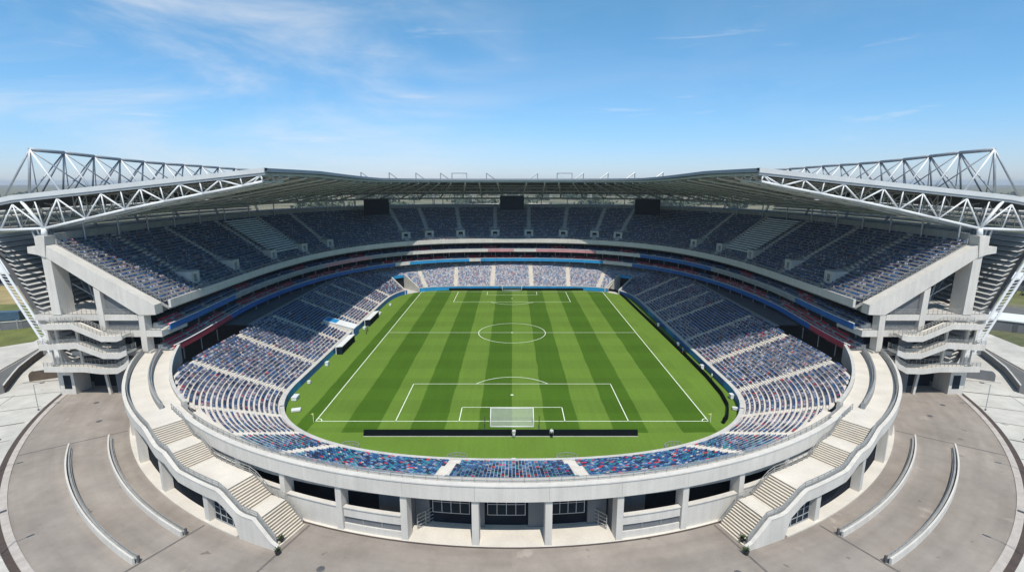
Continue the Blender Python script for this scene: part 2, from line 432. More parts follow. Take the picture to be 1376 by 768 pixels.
def line(x0, y0, x1, y1, w=lw):
    a = np.array((x0, y0)); b = np.array((x1, y1)); d = (b-a)/np.linalg.norm(b-a); t = np.array((-d[1], d[0]))*w
    a = a-d*w; b = b+d*w
    mb.add([(*(a-t), zl), (*(a+t), zl), (*(b+t), zl), (*(b-t), zl)], [(0, 1, 2, 3)])
def arc(cx, cy, r, a0, a1, n=60, w=lw):
    for i in range(n):
        t0 = a0+(a1-a0)*i/n; t1 = a0+(a1-a0)*(i+1)/n
        mb.quad(*[(cx+(r+o)*math.cos(t), cy+(r+o)*math.sin(t), zl+.004) for t, o in ((t0, -w), (t0, w), (t1, w), (t1, -w))])
for s in (-1, 1):
    line(s*34, -52.5, s*34, 52.5, .085)
    line(-34, s*52.5, 34, s*52.5)
    for hw, dp in ((20.16, 16.5), (9.16, 5.5)):
        line(-hw, s*52.5, -hw, s*(52.5-dp)); line(hw, s*52.5, hw, s*(52.5-dp)); line(-hw, s*(52.5-dp), hw, s*(52.5-dp))
    a = math.asin(5.5/9.15)
    if s < 0: arc(0, -41.5, 9.15, a, math.pi-a)
    else: arc(0, 41.5, 9.15, math.pi+a, 2*math.pi-a)
    arc(0, s*41.5, .18, 0, 6.2832, 16, .12)
    for sx_ in (-1, 1):
        a0 = {(-1, -1): 0, (1, -1): math.pi/2, (1, 1): math.pi, (-1, 1): 1.5*math.pi}[(sx_, s)]
        arc(sx_*34, s*52.5, 1.0, a0, a0+math.pi/2, 12)
line(-34, 0, 34, 0); arc(0, 0, 9.15, 0, 2*math.pi, 120); arc(0, 0, .18, 0, 6.2832, 16, .12)
struct(mb.build('pitch_markings', M['line']))

# ================================================================== LOWER STAND
low = thing('lower_stand', 'continuous lower tier of grey and blue seating bowl wrapped around the green pitch', 'stand')
AIS = []
for s in (-1, 1):
    for y in (-43, -28, -11.5, 5.8, 17, 29, 40): AIS.append((s*42.7, y))
    AIS += [(s*39.2, -53), (s*33.5, -59.5), (s*27.0, -62.5), (s*8.4, -66.6), (s*21.2, 56), (s*7.2, 56), (s*32, 54)]
AI = sorted(set(fnear(*a) for a in AIS))
PORT = [fnear(-38.6, 51.5), fnear(38.6, 51.5)]
def inport(i, r):
    return r < 12 and any(min((i-q) % NF, (q-i) % NF) <= 2 for q in PORT)
tr = MB()
rowdata = []
for r in range(NROW):
    o0, o1 = .7+ROW*r, .7+ROW*(r+1); z = Z0+RISE*r
    for i in range(NF):
        j = (i+1) % NF
        if o0 >= min(OM[i], OM[j]) or inport(i, r): continue
        ei, ej = min(o1, OM[i]), min(o1, OM[j])
        a = FR[i]+FN[i]*o0; b = FR[j]+FN[j]*o0; c = FR[j]+FN[j]*ej; d = FR[i]+FN[i]*ei
        tr.quad((*a, z), (*b, z), (*c, z), (*d, z))
        tr.quad((*a, z-RISE), (*b, z-RISE), (*b, z), (*a, z))
tr.build('terrace', M['terr'], low)
# raked underside + back walkway
tr = MB()
for i in range(NF):
    j = (i+1) % NF
    oi, oj = min(17.7, OM[i]), min(17.7, OM[j])
    zi, zj = Z0+RISE*(oi-.7)/ROW, Z0+RISE*(oj-.7)/ROW
    if inport(i, 0):
        continue
    tr.quad((*(FR[i]), .6), (*(FR[j]), .6), (*(FR[j]+FN[j]*oj), zj-.6), (*(FR[i]+FN[i]*oi), zi-.6))
    if OM[i] > 90:
        tr.quad((*(FR[i]+FN[i]*17.7), 7.8), (*(FR[j]+FN[j]*17.7), 7.8), (*(FR[j]+FN[j]*19.5), 7.81), (*(FR[i]+FN[i]*19.5), 7.81))
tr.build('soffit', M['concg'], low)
# front wall: blue boards along the sides and far end, pale concrete at the near end
segs = []; cur = []; last = None
start = (PORT[0]+3) % NF
for k in range(NF):
    i = (start+k) % NF
    if inport(i, 0):
        if cur: segs.append((last, cur)); cur = []
        continue
    kd = FR[i][1] < -50
    if cur and kd != last: segs.append((last, cur)); cur = []
    cur.append(i); last = kd
if cur: segs.append((last, cur))
for near, ii in segs:
    w_ = MB(); cap = MB(); zt = 1.45 if not near else 1.25
    ii = ii+[(ii[-1]+1) % NF]
    w_.sweep([[(*(FR[q]+FN[q]*o), z) for o, z in ((0, 0), (0, zt), (.25, zt), (.25, 0))] for q in ii])
    cap.sweep([[(*(FR[q]+FN[q]*o), z) for o, z in ((-.03, zt+.002), (-.03, zt+.1), (.75, zt+.1), (.75, zt+.002))] for q in ii])
    if near: o = w_.build('front_wall', M['conc'], low)
    else:
        o = w_.build('board_wall', [M['blue'], M['lblue']], low)
        for p in o.data.polygons:
            c = p.center
            if c.y > 50 or (c.y < 30 and int((c.y+200)/6.5) % 3 == 0): p.material_index = 1
    cap.build('wall_coping', M['conc'], o)
# stairways
st = MB()
for a in AI:
    if inport(a, 0): continue
    n = FN[a]; t = np.array((-n[1], n[0])); p = FR[a]
    om = min(OM[a], 17.4); nr = int((om-.7)/ROW); st = MB()
    for r in range(nr):
        for h in range(2):
            o0 = .7+ROW*r+h*ROW/2; z = Z0+RISE*r+h*RISE/2
            if inport(a, r): continue
            c = p+n*(o0+ROW/4)
            st.obox(c, t, n, .62, ROW/4, z-.3, z+.032)
    st.build('stairway', M['cream'], low)
# seat rows
def cum(P): return np.r_[0, np.cumsum(np.linalg.norm(np.diff(P, axis=0), axis=1))]
wallrow = MB()
central = []
ext = np.arange(NF+1) % NF
aN1, aN2 = fnear(-8.4, -66.6), fnear(8.4, -66.6)
for r in range(NROW):
    o = .7+ROW*r+.64; z = Z0+RISE*r
    P = (FR+FN*o)[ext]; D = cum(P)
    n = int(D[-1]/.45); q = (np.arange(n)+.5)*D[-1]/n
    idx = np.searchsorted(D, q)-1; fr = (q-D[idx])/(D[idx+1]-D[idx])
    X = P[idx]*(1-fr)[:, None]+P[idx+1]*fr[:, None]
    N0 = FN[idx % NF]; N1 = FN[(idx+1) % NF]; NN = N0*(1-fr)[:, None]+N1*fr[:, None]; NN /= np.linalg.norm(NN, axis=1)[:, None]
    ok = (o+.14) < np.minimum(OM[idx % NF], OM[(idx+1) % NF])
    for a in AI:
        d = np.abs(q-D[a]); d = np.minimum(d, D[-1]-d); ok &= d > .86
    if r < 12:
        for a in PORT:
            d = np.abs(q-D[a]); ok &= d > 3.3
    X, NN = X[ok], NN[ok]
    kind = np.full(len(X), 'side', dtype=object)
    kind[X[:, 1] > 54] = 'far'
    ph = np.degrees(np.arctan2(-X[:, 0], -(X[:, 1]-CY0)))
    kind[(X[:, 1] < -56.5) & (np.abs(ph) < 34+rng.normal(0, 1.5, len(X)))] = 'near'
    kind[(X[:, 0] < -46) & (X[:, 1] > -11.5) & (X[:, 1] < 5.8)] = 'blue'
    kind[(X[:, 0] > 48) & (X[:, 1] > -11.5) & (X[:, 1] < 5.8)] = 'blue'
    tun = (X[:, 0] < -40) & (X[:, 0] > -50.3) & (X[:, 1] > -5.0) & (X[:, 1] < 0.6)
    C = np.zeros(len(X), int)
    for k in MIX:
        w = kind == k
        if w.any(): C[w] = wpick(k, int(w.sum()))
    cen = (kind == 'near') & (np.abs(X[:, 0]) < 8.2) & (X[:, 1] < -60)
    for x, nn, c in zip(X[cen], NN[cen], C[cen]): central.append((r, (x[0], x[1], z), -nn, int(c)))
    w = ~cen & ~tun
    # empty places, seat to seat
    w &= rng.random(len(X)) > .015
    for x, nn, c in zip(X[w], NN[w], C[w]): SP.append((x[0], x[1], z)); SF.append(-nn); SC.append(c); SW.append(1.)

# player portals in the two far corners
for q in PORT:
    n = FN[q]; t = np.array((-n[1], n[0])); p = FR[q]
    s = -1 if p[0] < 0 else 1
    pm = MB()
    for sg in (-1, 1):
        base = p+t*sg*3.0
        prof = [(-.4, 0), (-.4, 1.7), (9.6, 5.7), (9.6, 0)]
        pm.sweep([[(*(base+t*sg*k+n*o), z) for o, z in prof] for k in (-.2, .2)])
    pm.build('portal_wall', M['conc'], low)
    pm = MB(); pm.obox(p+n*9.4, t, n, 3.15, .22, 4.35, 5.35); pm.build('portal_lintel', M['lblue'], low)
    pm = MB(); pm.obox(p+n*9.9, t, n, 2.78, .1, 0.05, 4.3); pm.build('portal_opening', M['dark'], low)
    pm = MB(); pm.obox(p+n*4.5, t, n, 2.75, 4.8, .02, .06); pm.build('portal_floor', M['conc'], low)

# ================================================================== CONCOURSE BUILDING (round near end)
con = thing('concourse_building', 'white curved concourse building with columns and dark openings below the near stand', 'building')
mb = MB()
for k in range(-6, 7):
    p0, p1 = k*6.5-3.242, k*6.5+3.242
    if abs(k) == 6: p0, p1 = (p0, 43.4) if k > 0 else (-43.4, p1)
    ringsweep(mb, p0, p1, [(72.72, 5.85), (72.72, 7.70), (73.25, 7.70), (73.25, 5.85)], .8)
mb.build('rim_fascia', M['concw'], con)
mb = MB(); ringsweep(mb, -43.4, 43.4, [(72.62, 7.703), (72.62, 7.84), (73.33, 7.84), (73.33, 7.703)], 1); mb.build('rim_coping', M['concw'], con)
def zrow(phi, R):
    P = np.array(ring(phi, R, 0)[:2]); d = P-FR; t = (d*FN).sum(1); tang = np.abs(d[:, 0]*-FN[:, 1]+d[:, 1]*FN[:, 0])
    tang[t < 0] = 1e9; i = int(np.argmin(tang+np.where(FR[:, 1] > 0, 1e6, 0)))
    return Z0+RISE*max(0, (min(t[i], 17.7)-.7)/ROW)
zw = lambda q: min(6.62, zrow(q, 69.7)+.25)
rimz = lambda q: 8.2+.6*max(0, (q-57)/11.3)**1.3
mb = MB(); mb.sweep([[ring(q, r, z) for r, z in ((71.5, zw(q)-.9), (71.5, zw(q)+.13), (72.70, zw(q)+.13), (72.70, zw(q)-.9))] for q in arcs(-43.4, 43.4, 1.)]); mb.build('rim_gutter', M['concg'], con)
mb = MB(); mb.sweep([[ring(q, r, z) for r, z in ((69.72, zw(q)-.6), (69.72, zw(q)), (71.49, zw(q)), (71.49, zw(q)-.6))] for q in arcs(-43.4, 43.4, 1.)]); mb.build('rim_walkway', M['cream'], con)
for s in (-1, 1):                                                       # rim above the promenade
    mb = MB(); mb.sweep([[ring(s*q, r, z) for r, z in ((71.45, 5.0), (71.45, rimz(q)), (71.95, rimz(q)), (71.95, 5.0))] for q in arcs(43.4, 68.3, .8)]); mb.build('rim_parapet', M['conc'], con)
# railing on the rim
def rail(mb, pts, h=1.0, every=1, r=.03, bars=(1., .55), infill=None):
    for i, p in enumerate(pts):
        if i % every == 0: mb.bar(p, (p[0], p[1], p[2]+h), 2*r)
    for i in range(len(pts)-1):
        for b in bars:
            mb.bar((pts[i][0], pts[i][1], pts[i][2]+h*b), (pts[i+1][0], pts[i+1][1], pts[i+1][2]+h*b), 2*r)
        if infill is not None:
            p, q = pts[i], pts[i+1]
            infill.quad((p[0], p[1], p[2]+.08), (q[0], q[1], q[2]+.08), (q[0], q[1], q[2]+h*.95), (p[0], p[1], p[2]+h*.95))
mb = MB(); inf = MB()
rail(mb, [ring(p, 72.3, max(6.76, zw(p)+.13)) for p in arcs(-43.2, 43.2, 1.1)], 1.5, 1, .03, (1., .75, .5, .25), inf); r_ = mb.build('rim_railing', M['rail'], con); inf.build('mesh_infill', M['mesh'], r_)
# columns
COLP = [s*(3.25+6.5*k) for k in range(7) for s in (-1, 1)]
for p in COLP:
    mb = MB()
    mb.sweep([[ring(p+dp, r, z) for dp, r in ((-.31, 71.6), (.31, 71.6), (.31, 73.0), (-.31, 73.0))] for z in (0.0, 5.847)])
    mb.build('column', M['concw'], con)
# floor, back wall, soffit
mb = MB(); ringsweep(mb, -43, 43, [(60, 0.0), (60, .10), (73.1, .10), (73.1, 0.0)], 1.5); mb.build('floor_slab', M['cream'], con)
mb = MB(); ringsweep(mb, -43, 43, [(73.1, 0.0), (73.1, .055), (73.28, .055), (73.28, 0.0)], 1.5); mb.build('floor_edge', M['drain'], con)
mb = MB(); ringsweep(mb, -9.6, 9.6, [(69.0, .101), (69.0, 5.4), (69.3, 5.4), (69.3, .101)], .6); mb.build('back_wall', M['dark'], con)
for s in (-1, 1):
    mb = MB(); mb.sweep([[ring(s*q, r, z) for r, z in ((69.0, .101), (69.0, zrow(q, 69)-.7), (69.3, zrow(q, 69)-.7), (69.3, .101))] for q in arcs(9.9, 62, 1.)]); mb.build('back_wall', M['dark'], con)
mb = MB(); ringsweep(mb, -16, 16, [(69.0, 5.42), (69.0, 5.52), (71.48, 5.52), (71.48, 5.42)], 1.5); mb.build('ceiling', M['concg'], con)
# glazed screens of the three centre bays
for p0, p1 in ((-7.2, -3.9), (-1.3, 2.4), (4.2, 7.9)):
    mb = MB(); ringsweep(mb, p0, p1, [(69.35, 1.6), (69.35, 5.3), (69.45, 5.3), (69.45, 1.6)], .6); w = mb.build('window', M['glass'], con)
    fm = MB()
    for q in np.linspace(p0, p1, 5):
        a = ring(q, 69.5, 1.55); b = ring(q, 69.5, 5.35); fm.bar(a, b, .08)
    for z in (1.58, 3.0, 4.3, 5.3):
        ar = arcs(p0, p1, .6)
        for i in range(len(ar)-1): fm.bar(ring(ar[i], 69.5, z), ring(ar[i+1], 69.5, z), .075)
    fm.build('frame', M['steel'], w)
# solid piers beside the screens and partitions between bays
for p0, p1 in ((-9.4, -7.5), (-3.6, -1.6), (2.7, 3.9), (8.2, 9.6)):
    mb = MB(); ringsweep(mb, p0, p1, [(69.31, .101), (69.31, 5.41), (69.75, 5.41), (69.75, .101)], .5); mb.build('pier', M['gwall'], con)
for s in (-1, 1):
    mb = MB(); mb.sweep([[ring(s*9.75+d, r, z) for r, z in ((69.32, .102), (69.32, 5.41), (71.59, 5.41), (71.59, .102))] for d in (-.12, .12)]); mb.build('partition', M['gwall'], con)
    mb = MB(); ringsweep(mb, s*10.0, s*13.6, [(69.35, .103), (69.35, 5.4), (69.6, 5.4), (69.6, .103)], .7); mb.build('inner_wall', M['gwall'], con)
    # infill under the openings
    mb = MB(); wn = MB()
    a0, a1 = s*10.13, s*15.87
    for z0, z1, r1 in ((.102, .95, 72.8), (1.85, 3.0, 72.8), (3.0, 3.12, 72.92)):
        ringsweep(mb, a0, a1, [(72.35, z0), (72.35, z1), (r1, z1), (r1, z0)], .8)
    ringsweep(wn, a0, a1, [(72.4, .95), (72.4, 1.85), (72.62, 1.85), (72.62, .95)], .8)
    mb.build('infill_wall', M['concw'], con); w = wn.build('window', M['gwall'], con); w['label'] = 'grey strip window low in the curved wall'
    fm = MB()
    for q in np.linspace(a0, a1, 4)[1:-1]: fm.bar(ring(q, 72.66, .95), ring(q, 72.66, 1.85), .08)
    fm.build('frame', M['steel'], w)
    for k, (zt) in enumerate((3.0, 3.4, 4.6)):
        a0, a1 = s*(16.25+6.5*k+.37), s*(16.25+6.5*(k+1)-.37)
        mb = MB(); ringsweep(mb, a0, a1, [(72.35, .102), (72.35, zt), (72.8, zt), (72.8, .102)], .8)
        ringsweep(mb, a0, a1, [(72.3, zt), (72.3, zt+.12), (72.92, zt+.12), (72.92, zt)], .8)
        mb.build('infill_wall', M['concw'], con)
    # temporary mesh gate beside the open bays
    mb = MB()
    A = ring(s*9.1, 71.0, .1); B = ring(s*7.9, 69.2, .1)
    rail(mb, [A, tuple((np.array(A)+np.array(B))/2), B], 1.9, 1, .04, (1., .75, .5, .25, .05)); mb.build('mesh_gate', M['rail'], con)

# ================================================================== ENTRANCE RAMPS with stairs
ZS = [(72.0, 7.70), (39.2, 7.70), (36.7, 6.25), (34.6, 6.25), (32.4, 4.85), (26.0, 4.85), (23.6, 2.75), (22.0, 2.75), (19.9, .05)]
def zst(p):
    p = abs(p)
    xs = [a for a, _ in ZS][::-1]; zs = [b for _, b in ZS][::-1]
    return float(np.interp(p, xs, zs))
for s in (-1, 1):
    rp = thing('entrance_ramp', f'cream curved promenade with descending stair flights on the {SIDE[-s] if False else ("left" if s > 0 else "right")} of the round end', 'ramp', group='curved entrance ramps')
    R0, R1 = 73.5, 77.45
    mb = MB(); rs = MB()
    ringsweep(mb, s*69.5, s*39.2, [(71.97, 7.2), (71.97, 7.70), (R1, 7.70), (R1, 7.2)], .8)
    mb.build('promenade_deck', M['cream'], rp)
    for k, (a, b) in enumerate(((1, 2), (3, 4), (5, 6), (7, 8))):
        p0, z0 = ZS[a]; p1, z1 = ZS[b]
        n = (9, 9, 10, 11)[k]
        tm = MB()
        for i in range(n):
            q0 = p0+(p1-p0)*i/n; q1 = p0+(p1-p0)*(i+1)/n; z = z0+(z1-z0)*(i+1)/n; h = (z0-z1)/n
            ring4 = lambda q, zz: [ring(s*q, r, zz) for r in (R0, R1)]
            A, B = ring4(q0, z+h), ring4(q1, z+.0)
            A0 = ring4(q0, z)
            # tread (nosing strip pale, riser dark)
            tm.quad(A0[0], A0[1], B[1], B[0], 0)
            tm.quad(A[0], A[1], A0[1], A0[0], 1)
            N0 = [ring(s*(q1-(q1-q0)*.10), r, z+.004) for r in (R0, R1)]
            tm.quad(N0[0], N0[1], *[ring(s*q1, r, z+.004) for r in (R1, R0)], 1)
        tm.build('stair_flight', [M['stair'], M['riser']], rp)
        if k < 3:
            l0, zl_ = ZS[b]; l1, _ = ZS[b+1]
            lm = MB(); ringsweep(lm, s*l0, s*l1, [(R0, zl_-.35), (R0, zl_), (R1, zl_), (R1, zl_-.35)], .7); lm.build('landing', M['cream'], rp)
    # raked slab under flights
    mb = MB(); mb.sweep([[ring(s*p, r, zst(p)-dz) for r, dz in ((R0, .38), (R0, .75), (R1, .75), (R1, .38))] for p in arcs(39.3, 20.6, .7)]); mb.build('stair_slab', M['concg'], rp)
    # outer parapet
    def ztop(p): return zst(p)+.42
    def zbot(p): return max(.02, zst(p)-1.0) if p > 24.3 else .02
    mb = MB()
    mb.sweep([[ring(s*p, r, z) for r, z in ((77.95, zbot(p)), (77.95, ztop(p)), (78.3, ztop(p)), (78.3, zbot(p)))] for p in arcs(70.3, 19.6, .6)])
    mb.build('outer_parapet', M['concw'], rp)
    mb = MB()
    mb.sweep([[ring(s*p, r, z) for r, z in ((77.90, ztop(p)+.003), (77.90, ztop(p)+.09), (78.36, ztop(p)+.09), (78.36, ztop(p)+.003))] for p in arcs(70.3, 19.6, .6)])
    mb.build('parapet_coping', M['concw'], rp)
    mb = MB(); inf = MB(); rail(mb, [ring(s*p, 77.7, zst(p)) for p in arcs(70, 20.1, .9)], 1.15, 1, .035, (1., .75, .5, .25), inf); r_ = mb.build('railing', M['rail'], rp); inf.build('mesh_infill', M['mesh'], r_)
    mb = MB(); mb.sweep([[ring(s*p, r, z) for r, z in ((77.40, zst(p)-.3), (77.40, zst(p)-.02), (77.94, zst(p)-.02), (77.94, zst(p)-.3))] for p in arcs(70.2, 19.9, .6)]); mb.build('edge_gutter', M['concg'], rp)
    mb = MB(); rail(mb, [ring(s*p, 73.62, zst(p)) for p in arcs(43.0, 20.1, .9)], .95, 1, .03, (1., .6, .3)); mb.build('railing', M['rail'], rp)
    # grey double wall along the promenade
    mb = MB()
    mb.sweep([[ring(s*p, r+.0, z) for r, z in ((74.35, 7.69), (74.35, 8.65), (74.85, 8.65), (74.85, 7.69))] for p in arcs(67.5, 44.0, .8)])
    mb.build('divider_wall', M['concg'], rp)
    mb = MB(); rail(mb, [ring(s*p, 74.6, 8.64) for p in arcs(67.4, 44.1, 1.0)], .45, 1, .03, (1., .5)); mb.build('railing', M['rail'], rp)
    # columns, low plinth and near-black wall painting in the shade below the promenade
    for p in (28.4, 36.6, 44.6, 52.6, 60.6):
        mb = MB(); zt = zbot(p)
        mb.sweep([[ring(s*(p+dp), r, z) for dp, r in ((-.33, 76.9), (.33, 76.9), (.33, 78.0), (-.33, 78.0))] for z in (.02, zt-.003)]); mb.build('column', M['concw'], rp)
    mb = MB(); ringsweep(mb, s*62, s*24.2, [(76.85, .02), (76.85, .20), (78.3, .20), (78.3, .02)], .8); mb.build('plinth', M['cream'], rp)
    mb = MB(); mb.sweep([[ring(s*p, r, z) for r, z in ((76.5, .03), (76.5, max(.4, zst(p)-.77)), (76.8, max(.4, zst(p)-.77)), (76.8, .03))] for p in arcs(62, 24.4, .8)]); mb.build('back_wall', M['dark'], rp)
    # triangular window by the lowest column
    gm = MB(); gm.sweep([[ring(s*p, r, z) for r, z in ((77.2, .3), (77.2, max(.5, zbot(p)-.02)), (77.3, max(.5, zbot(p)-.02)), (77.3, .3))] for p in arcs(27.9, 24.4, .5)]); w = gm.build('window', M['glass'], rp)
    fm = MB()
    for p in np.linspace(27.9, 24.6, 5): fm.bar(ring(s*p, 77.36, .3), ring(s*p, 77.36, max(.5, zbot(p))), .09)
    for z in (.35, 1.2, 2.1):
        pe = 24.4+ (0 if z < .5 else (z-.3)*.95)
        ar = arcs(27.9, pe, .6)
        for i in range(len(ar)-1): fm.bar(ring(s*ar[i], 77.36, z), ring(s*ar[i+1], 77.36, z), .08)
    fm.build('frame', M['steel'], w)

# ================================================================== CURVED PLAZA WALLS
for s in (-1, 1):
    for R, h, which in ((86.0, .80, 'outer'), (81.0, .72, 'inner')):
        sd = 'left' if s > 0 else 'right'
        t = thing('curved_wall', f'{which} of the two curved pale low walls on the {sd} half of the plaza', 'low wall', group='curved low walls on the plaza')
        def hh(p): return h*(.10+.90*min(1, (54.6-p)/9.0))
        mb = MB(); mb.sweep([[ring(s*p, r, z) for r, z in ((R-.05, .01), (R-.05, hh(p)), (R+.15, hh(p)), (R+.20, .01))] for p in arcs(28.4, 54.6, .6)]); mb.build('wall', M['concw'], t)
        mb = MB(); mb.sweep([[ring(s*p, r, z) for r, z in ((R-.62, .01), (R-.58, .62*hh(p)), (R-.22, .62*hh(p)), (R-.16, .01))] for p in arcs(28.5, 53.2, .6)]); o = mb.build('inner_wall', M['concg'], t)
        mb = MB(); rail(mb, [ring(s*p, R-.40, .62*hh(p)) for p in arcs(28.6, 53.0, .55)], .28, 1, .025, (1., .5)); mb.build('railing', M['rail'], t)
        mb = MB(); A = ring(s*28.35, R-.40, .02); mb.obox(A[:2], (1, 0), (0, 1), .10, .10, .02, .85); mb.build('end_post', M['dsteel'], t)

# ================================================================== UPPER STAND
up = thing('upper_stand', 'shaded upper tier of dark seats under the roof, wrapped around three sides', 'stand')
UZ, UROW, URISE, UNR = 18.0, .88, .54, 22
nU = len(UP)
mb = MB()
for r in range(UNR):
    o0, o1 = .5+UROW*r, .5+UROW*(r+1); z = UZ-.2+URISE*r
    for i in range(nU-1):
        mb.quad((*U(i, o0), z), (*U(i+1, o0), z), (*U(i+1, o1), z), (*U(i, o1), z))
        mb.quad((*U(i, o0), z-URISE), (*U(i+1, o0), z-URISE), (*U(i+1, o0), z), (*U(i, o0), z))
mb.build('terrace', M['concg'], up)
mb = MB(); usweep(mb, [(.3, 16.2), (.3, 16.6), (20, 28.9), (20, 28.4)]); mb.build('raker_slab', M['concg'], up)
mb = MB(); usweep(mb, [(-.15, 16.55), (-.15, 18.15), (.32, 18.15), (.32, 16.55)]); mb.build('balcony_front', M['concw'], up)
mb = MB(); rail(mb, [(*U(i, .1), 18.15) for i in range(0, nU, 1)], .75, 1, .03, (1., .5)); mb.build('balcony_railing', M['rail'], up)
mb = MB(); usweep(mb, [(19.9, 28.9), (19.9, 31.0), (20.3, 31.0), (20.3, 28.9)]); mb.build('back_wall', M['concg'], up)
# upper aisles, seats
UA = []
for s in (-1, 1):
    for y in (-24, -7, 10, 26, 40): UA.append(unear(s*66, y))
UA += [unear(s*x, 70) for s in (-1, 1) for x in (6.3, 20, 33.5, 46)]
UA = sorted(set(UA))
UAx = UA
st = MB()
for a in UAx:
    n = UN[a]; t = np.array((-n[1], n[0])); p = UP[a]; st = MB()
    for r in range(UNR):
        z = UZ-.2+URISE*r
        for h in range(2):
            st.obox(p+n*(.5+UROW*(r+.25+.5*h)), t, n, .6, UROW/4, z-.2, z+.03+h*URISE/2)
    st.build('stairway', M['conc'], up)
VOM = [a for a in UA]
for a in VOM:
    n = UN[a]; t = np.array((-n[1], n[0])); p = UP[a]
    far = abs(p[0]) < 50
    o0, o1 = 2.9, 7.0
    zb = UZ-.2+URISE*2
    hw = 1.75 if far else 1.45
    vm = MB()
    for sg in (-1, 1): vm.obox(p+t*sg*(hw-.45)+n*(o0+o1)/2, t, n, .45, (o1-o0)/2, zb-.2, zb+2.55)
    vm.obox(p+n*(o0+o1)/2, t, n, hw-.903, (o1-o0)/2, zb+1.85, zb+2.547)
    v = vm.build('vomitory', M['conc'], up)
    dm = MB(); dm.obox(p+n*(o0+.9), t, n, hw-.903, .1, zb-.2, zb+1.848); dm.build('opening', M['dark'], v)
for r in range(UNR):
    o = .5+UROW*r+.45; z = UZ-.2+URISE*r
    P = UP+UN*o; D = cum(P); n = int(D[-1]/.47); q = (np.arange(n)+.5)*D[-1]/n
    idx = np.clip(np.searchsorted(D, q)-1, 0, nU-2); fr = (q-D[idx])/(D[idx+1]-D[idx])
    X = P[idx]*(1-fr)[:, None]+P[idx+1]*fr[:, None]; NN = UN[idx]*(1-fr)[:, None]+UN[idx+1]*fr[:, None]; NN /= np.linalg.norm(NN, axis=1)[:, None]
    ok = (q > .15) & (q < D[-1]-.15)
    for a in UAx:
        d = np.abs(q-D[a]); far = abs(UP[a][0]) < 50
        ok &= d > ((2.1 if far else 1.8) if 2 <= r <= 7 else .95)
    X, NN, qq = X[ok], NN[ok], q[ok]
    C = wpick('upper', len(X)); W = np.ones(len(X)); covered = np.zeros(len(X), bool)
    # pale tarpaulin-covered block on both long sides
    ia, ib = unear(-66, 10), unear(-66, 26)
    for a, b in ((ia, ib), (unear(66, 26), unear(66, 10))):
        da, db = D[a]+1.3, D[b]-1.3; mid = (da+db)/2
        blk = (qq > da) & (qq < db) & (np.abs(qq-mid) > .7)
        if 4 <= r <= 20: covered |= blk
    keep = (rng.random(len(X)) > .01) & ~covered
    for x, nn, c, w in zip(X[keep], NN[keep], C[keep], W[keep]): SP.append((x[0], x[1], z)); SF.append(-nn); SC.append(c); SW.append(w)

# pale covers draped over the seat rows of one block on each long side
for s in (-1, 1):
    ya, yb = 11.3, 24.7
    for c0, c1, nm in ((ya, (ya+yb)/2-.6, 'nearer'), ((ya+yb)/2+.6, yb, 'farther')):
        ks = [unear(s*66, y) for y in np.linspace(c0, c1, 6)]
        ks = list(range(min(ks), max(ks)+1))
        prof = []
        for r in range(4, 21):
            o = .5+UROW*r; z = UZ-.2+URISE*r
            prof += [(o+.14, z+.30), (o+.10, z+.62), (o+.66, z+.70), (o+.70, z+.34)]
        mb = MB(); mb.sweep([[(*U(i, o), z) for o, z in prof] for i in ks], closed=False, caps=False)
        npf = len(prof)-1; mb.mi = [1 if (k % npf) % 4 == 3 else 0 for k in range(len(mb.f))]  # notch faces near-black: shade between cover rows put into the colour
        o = mb.build('seat_cover', [M['tarp'], M['dark']]); tag(o, f'{nm} of two pale stepped covers draped over {SIDE[s]} upper tier rows', 'seat cover', 'pale covers over the upper seats')

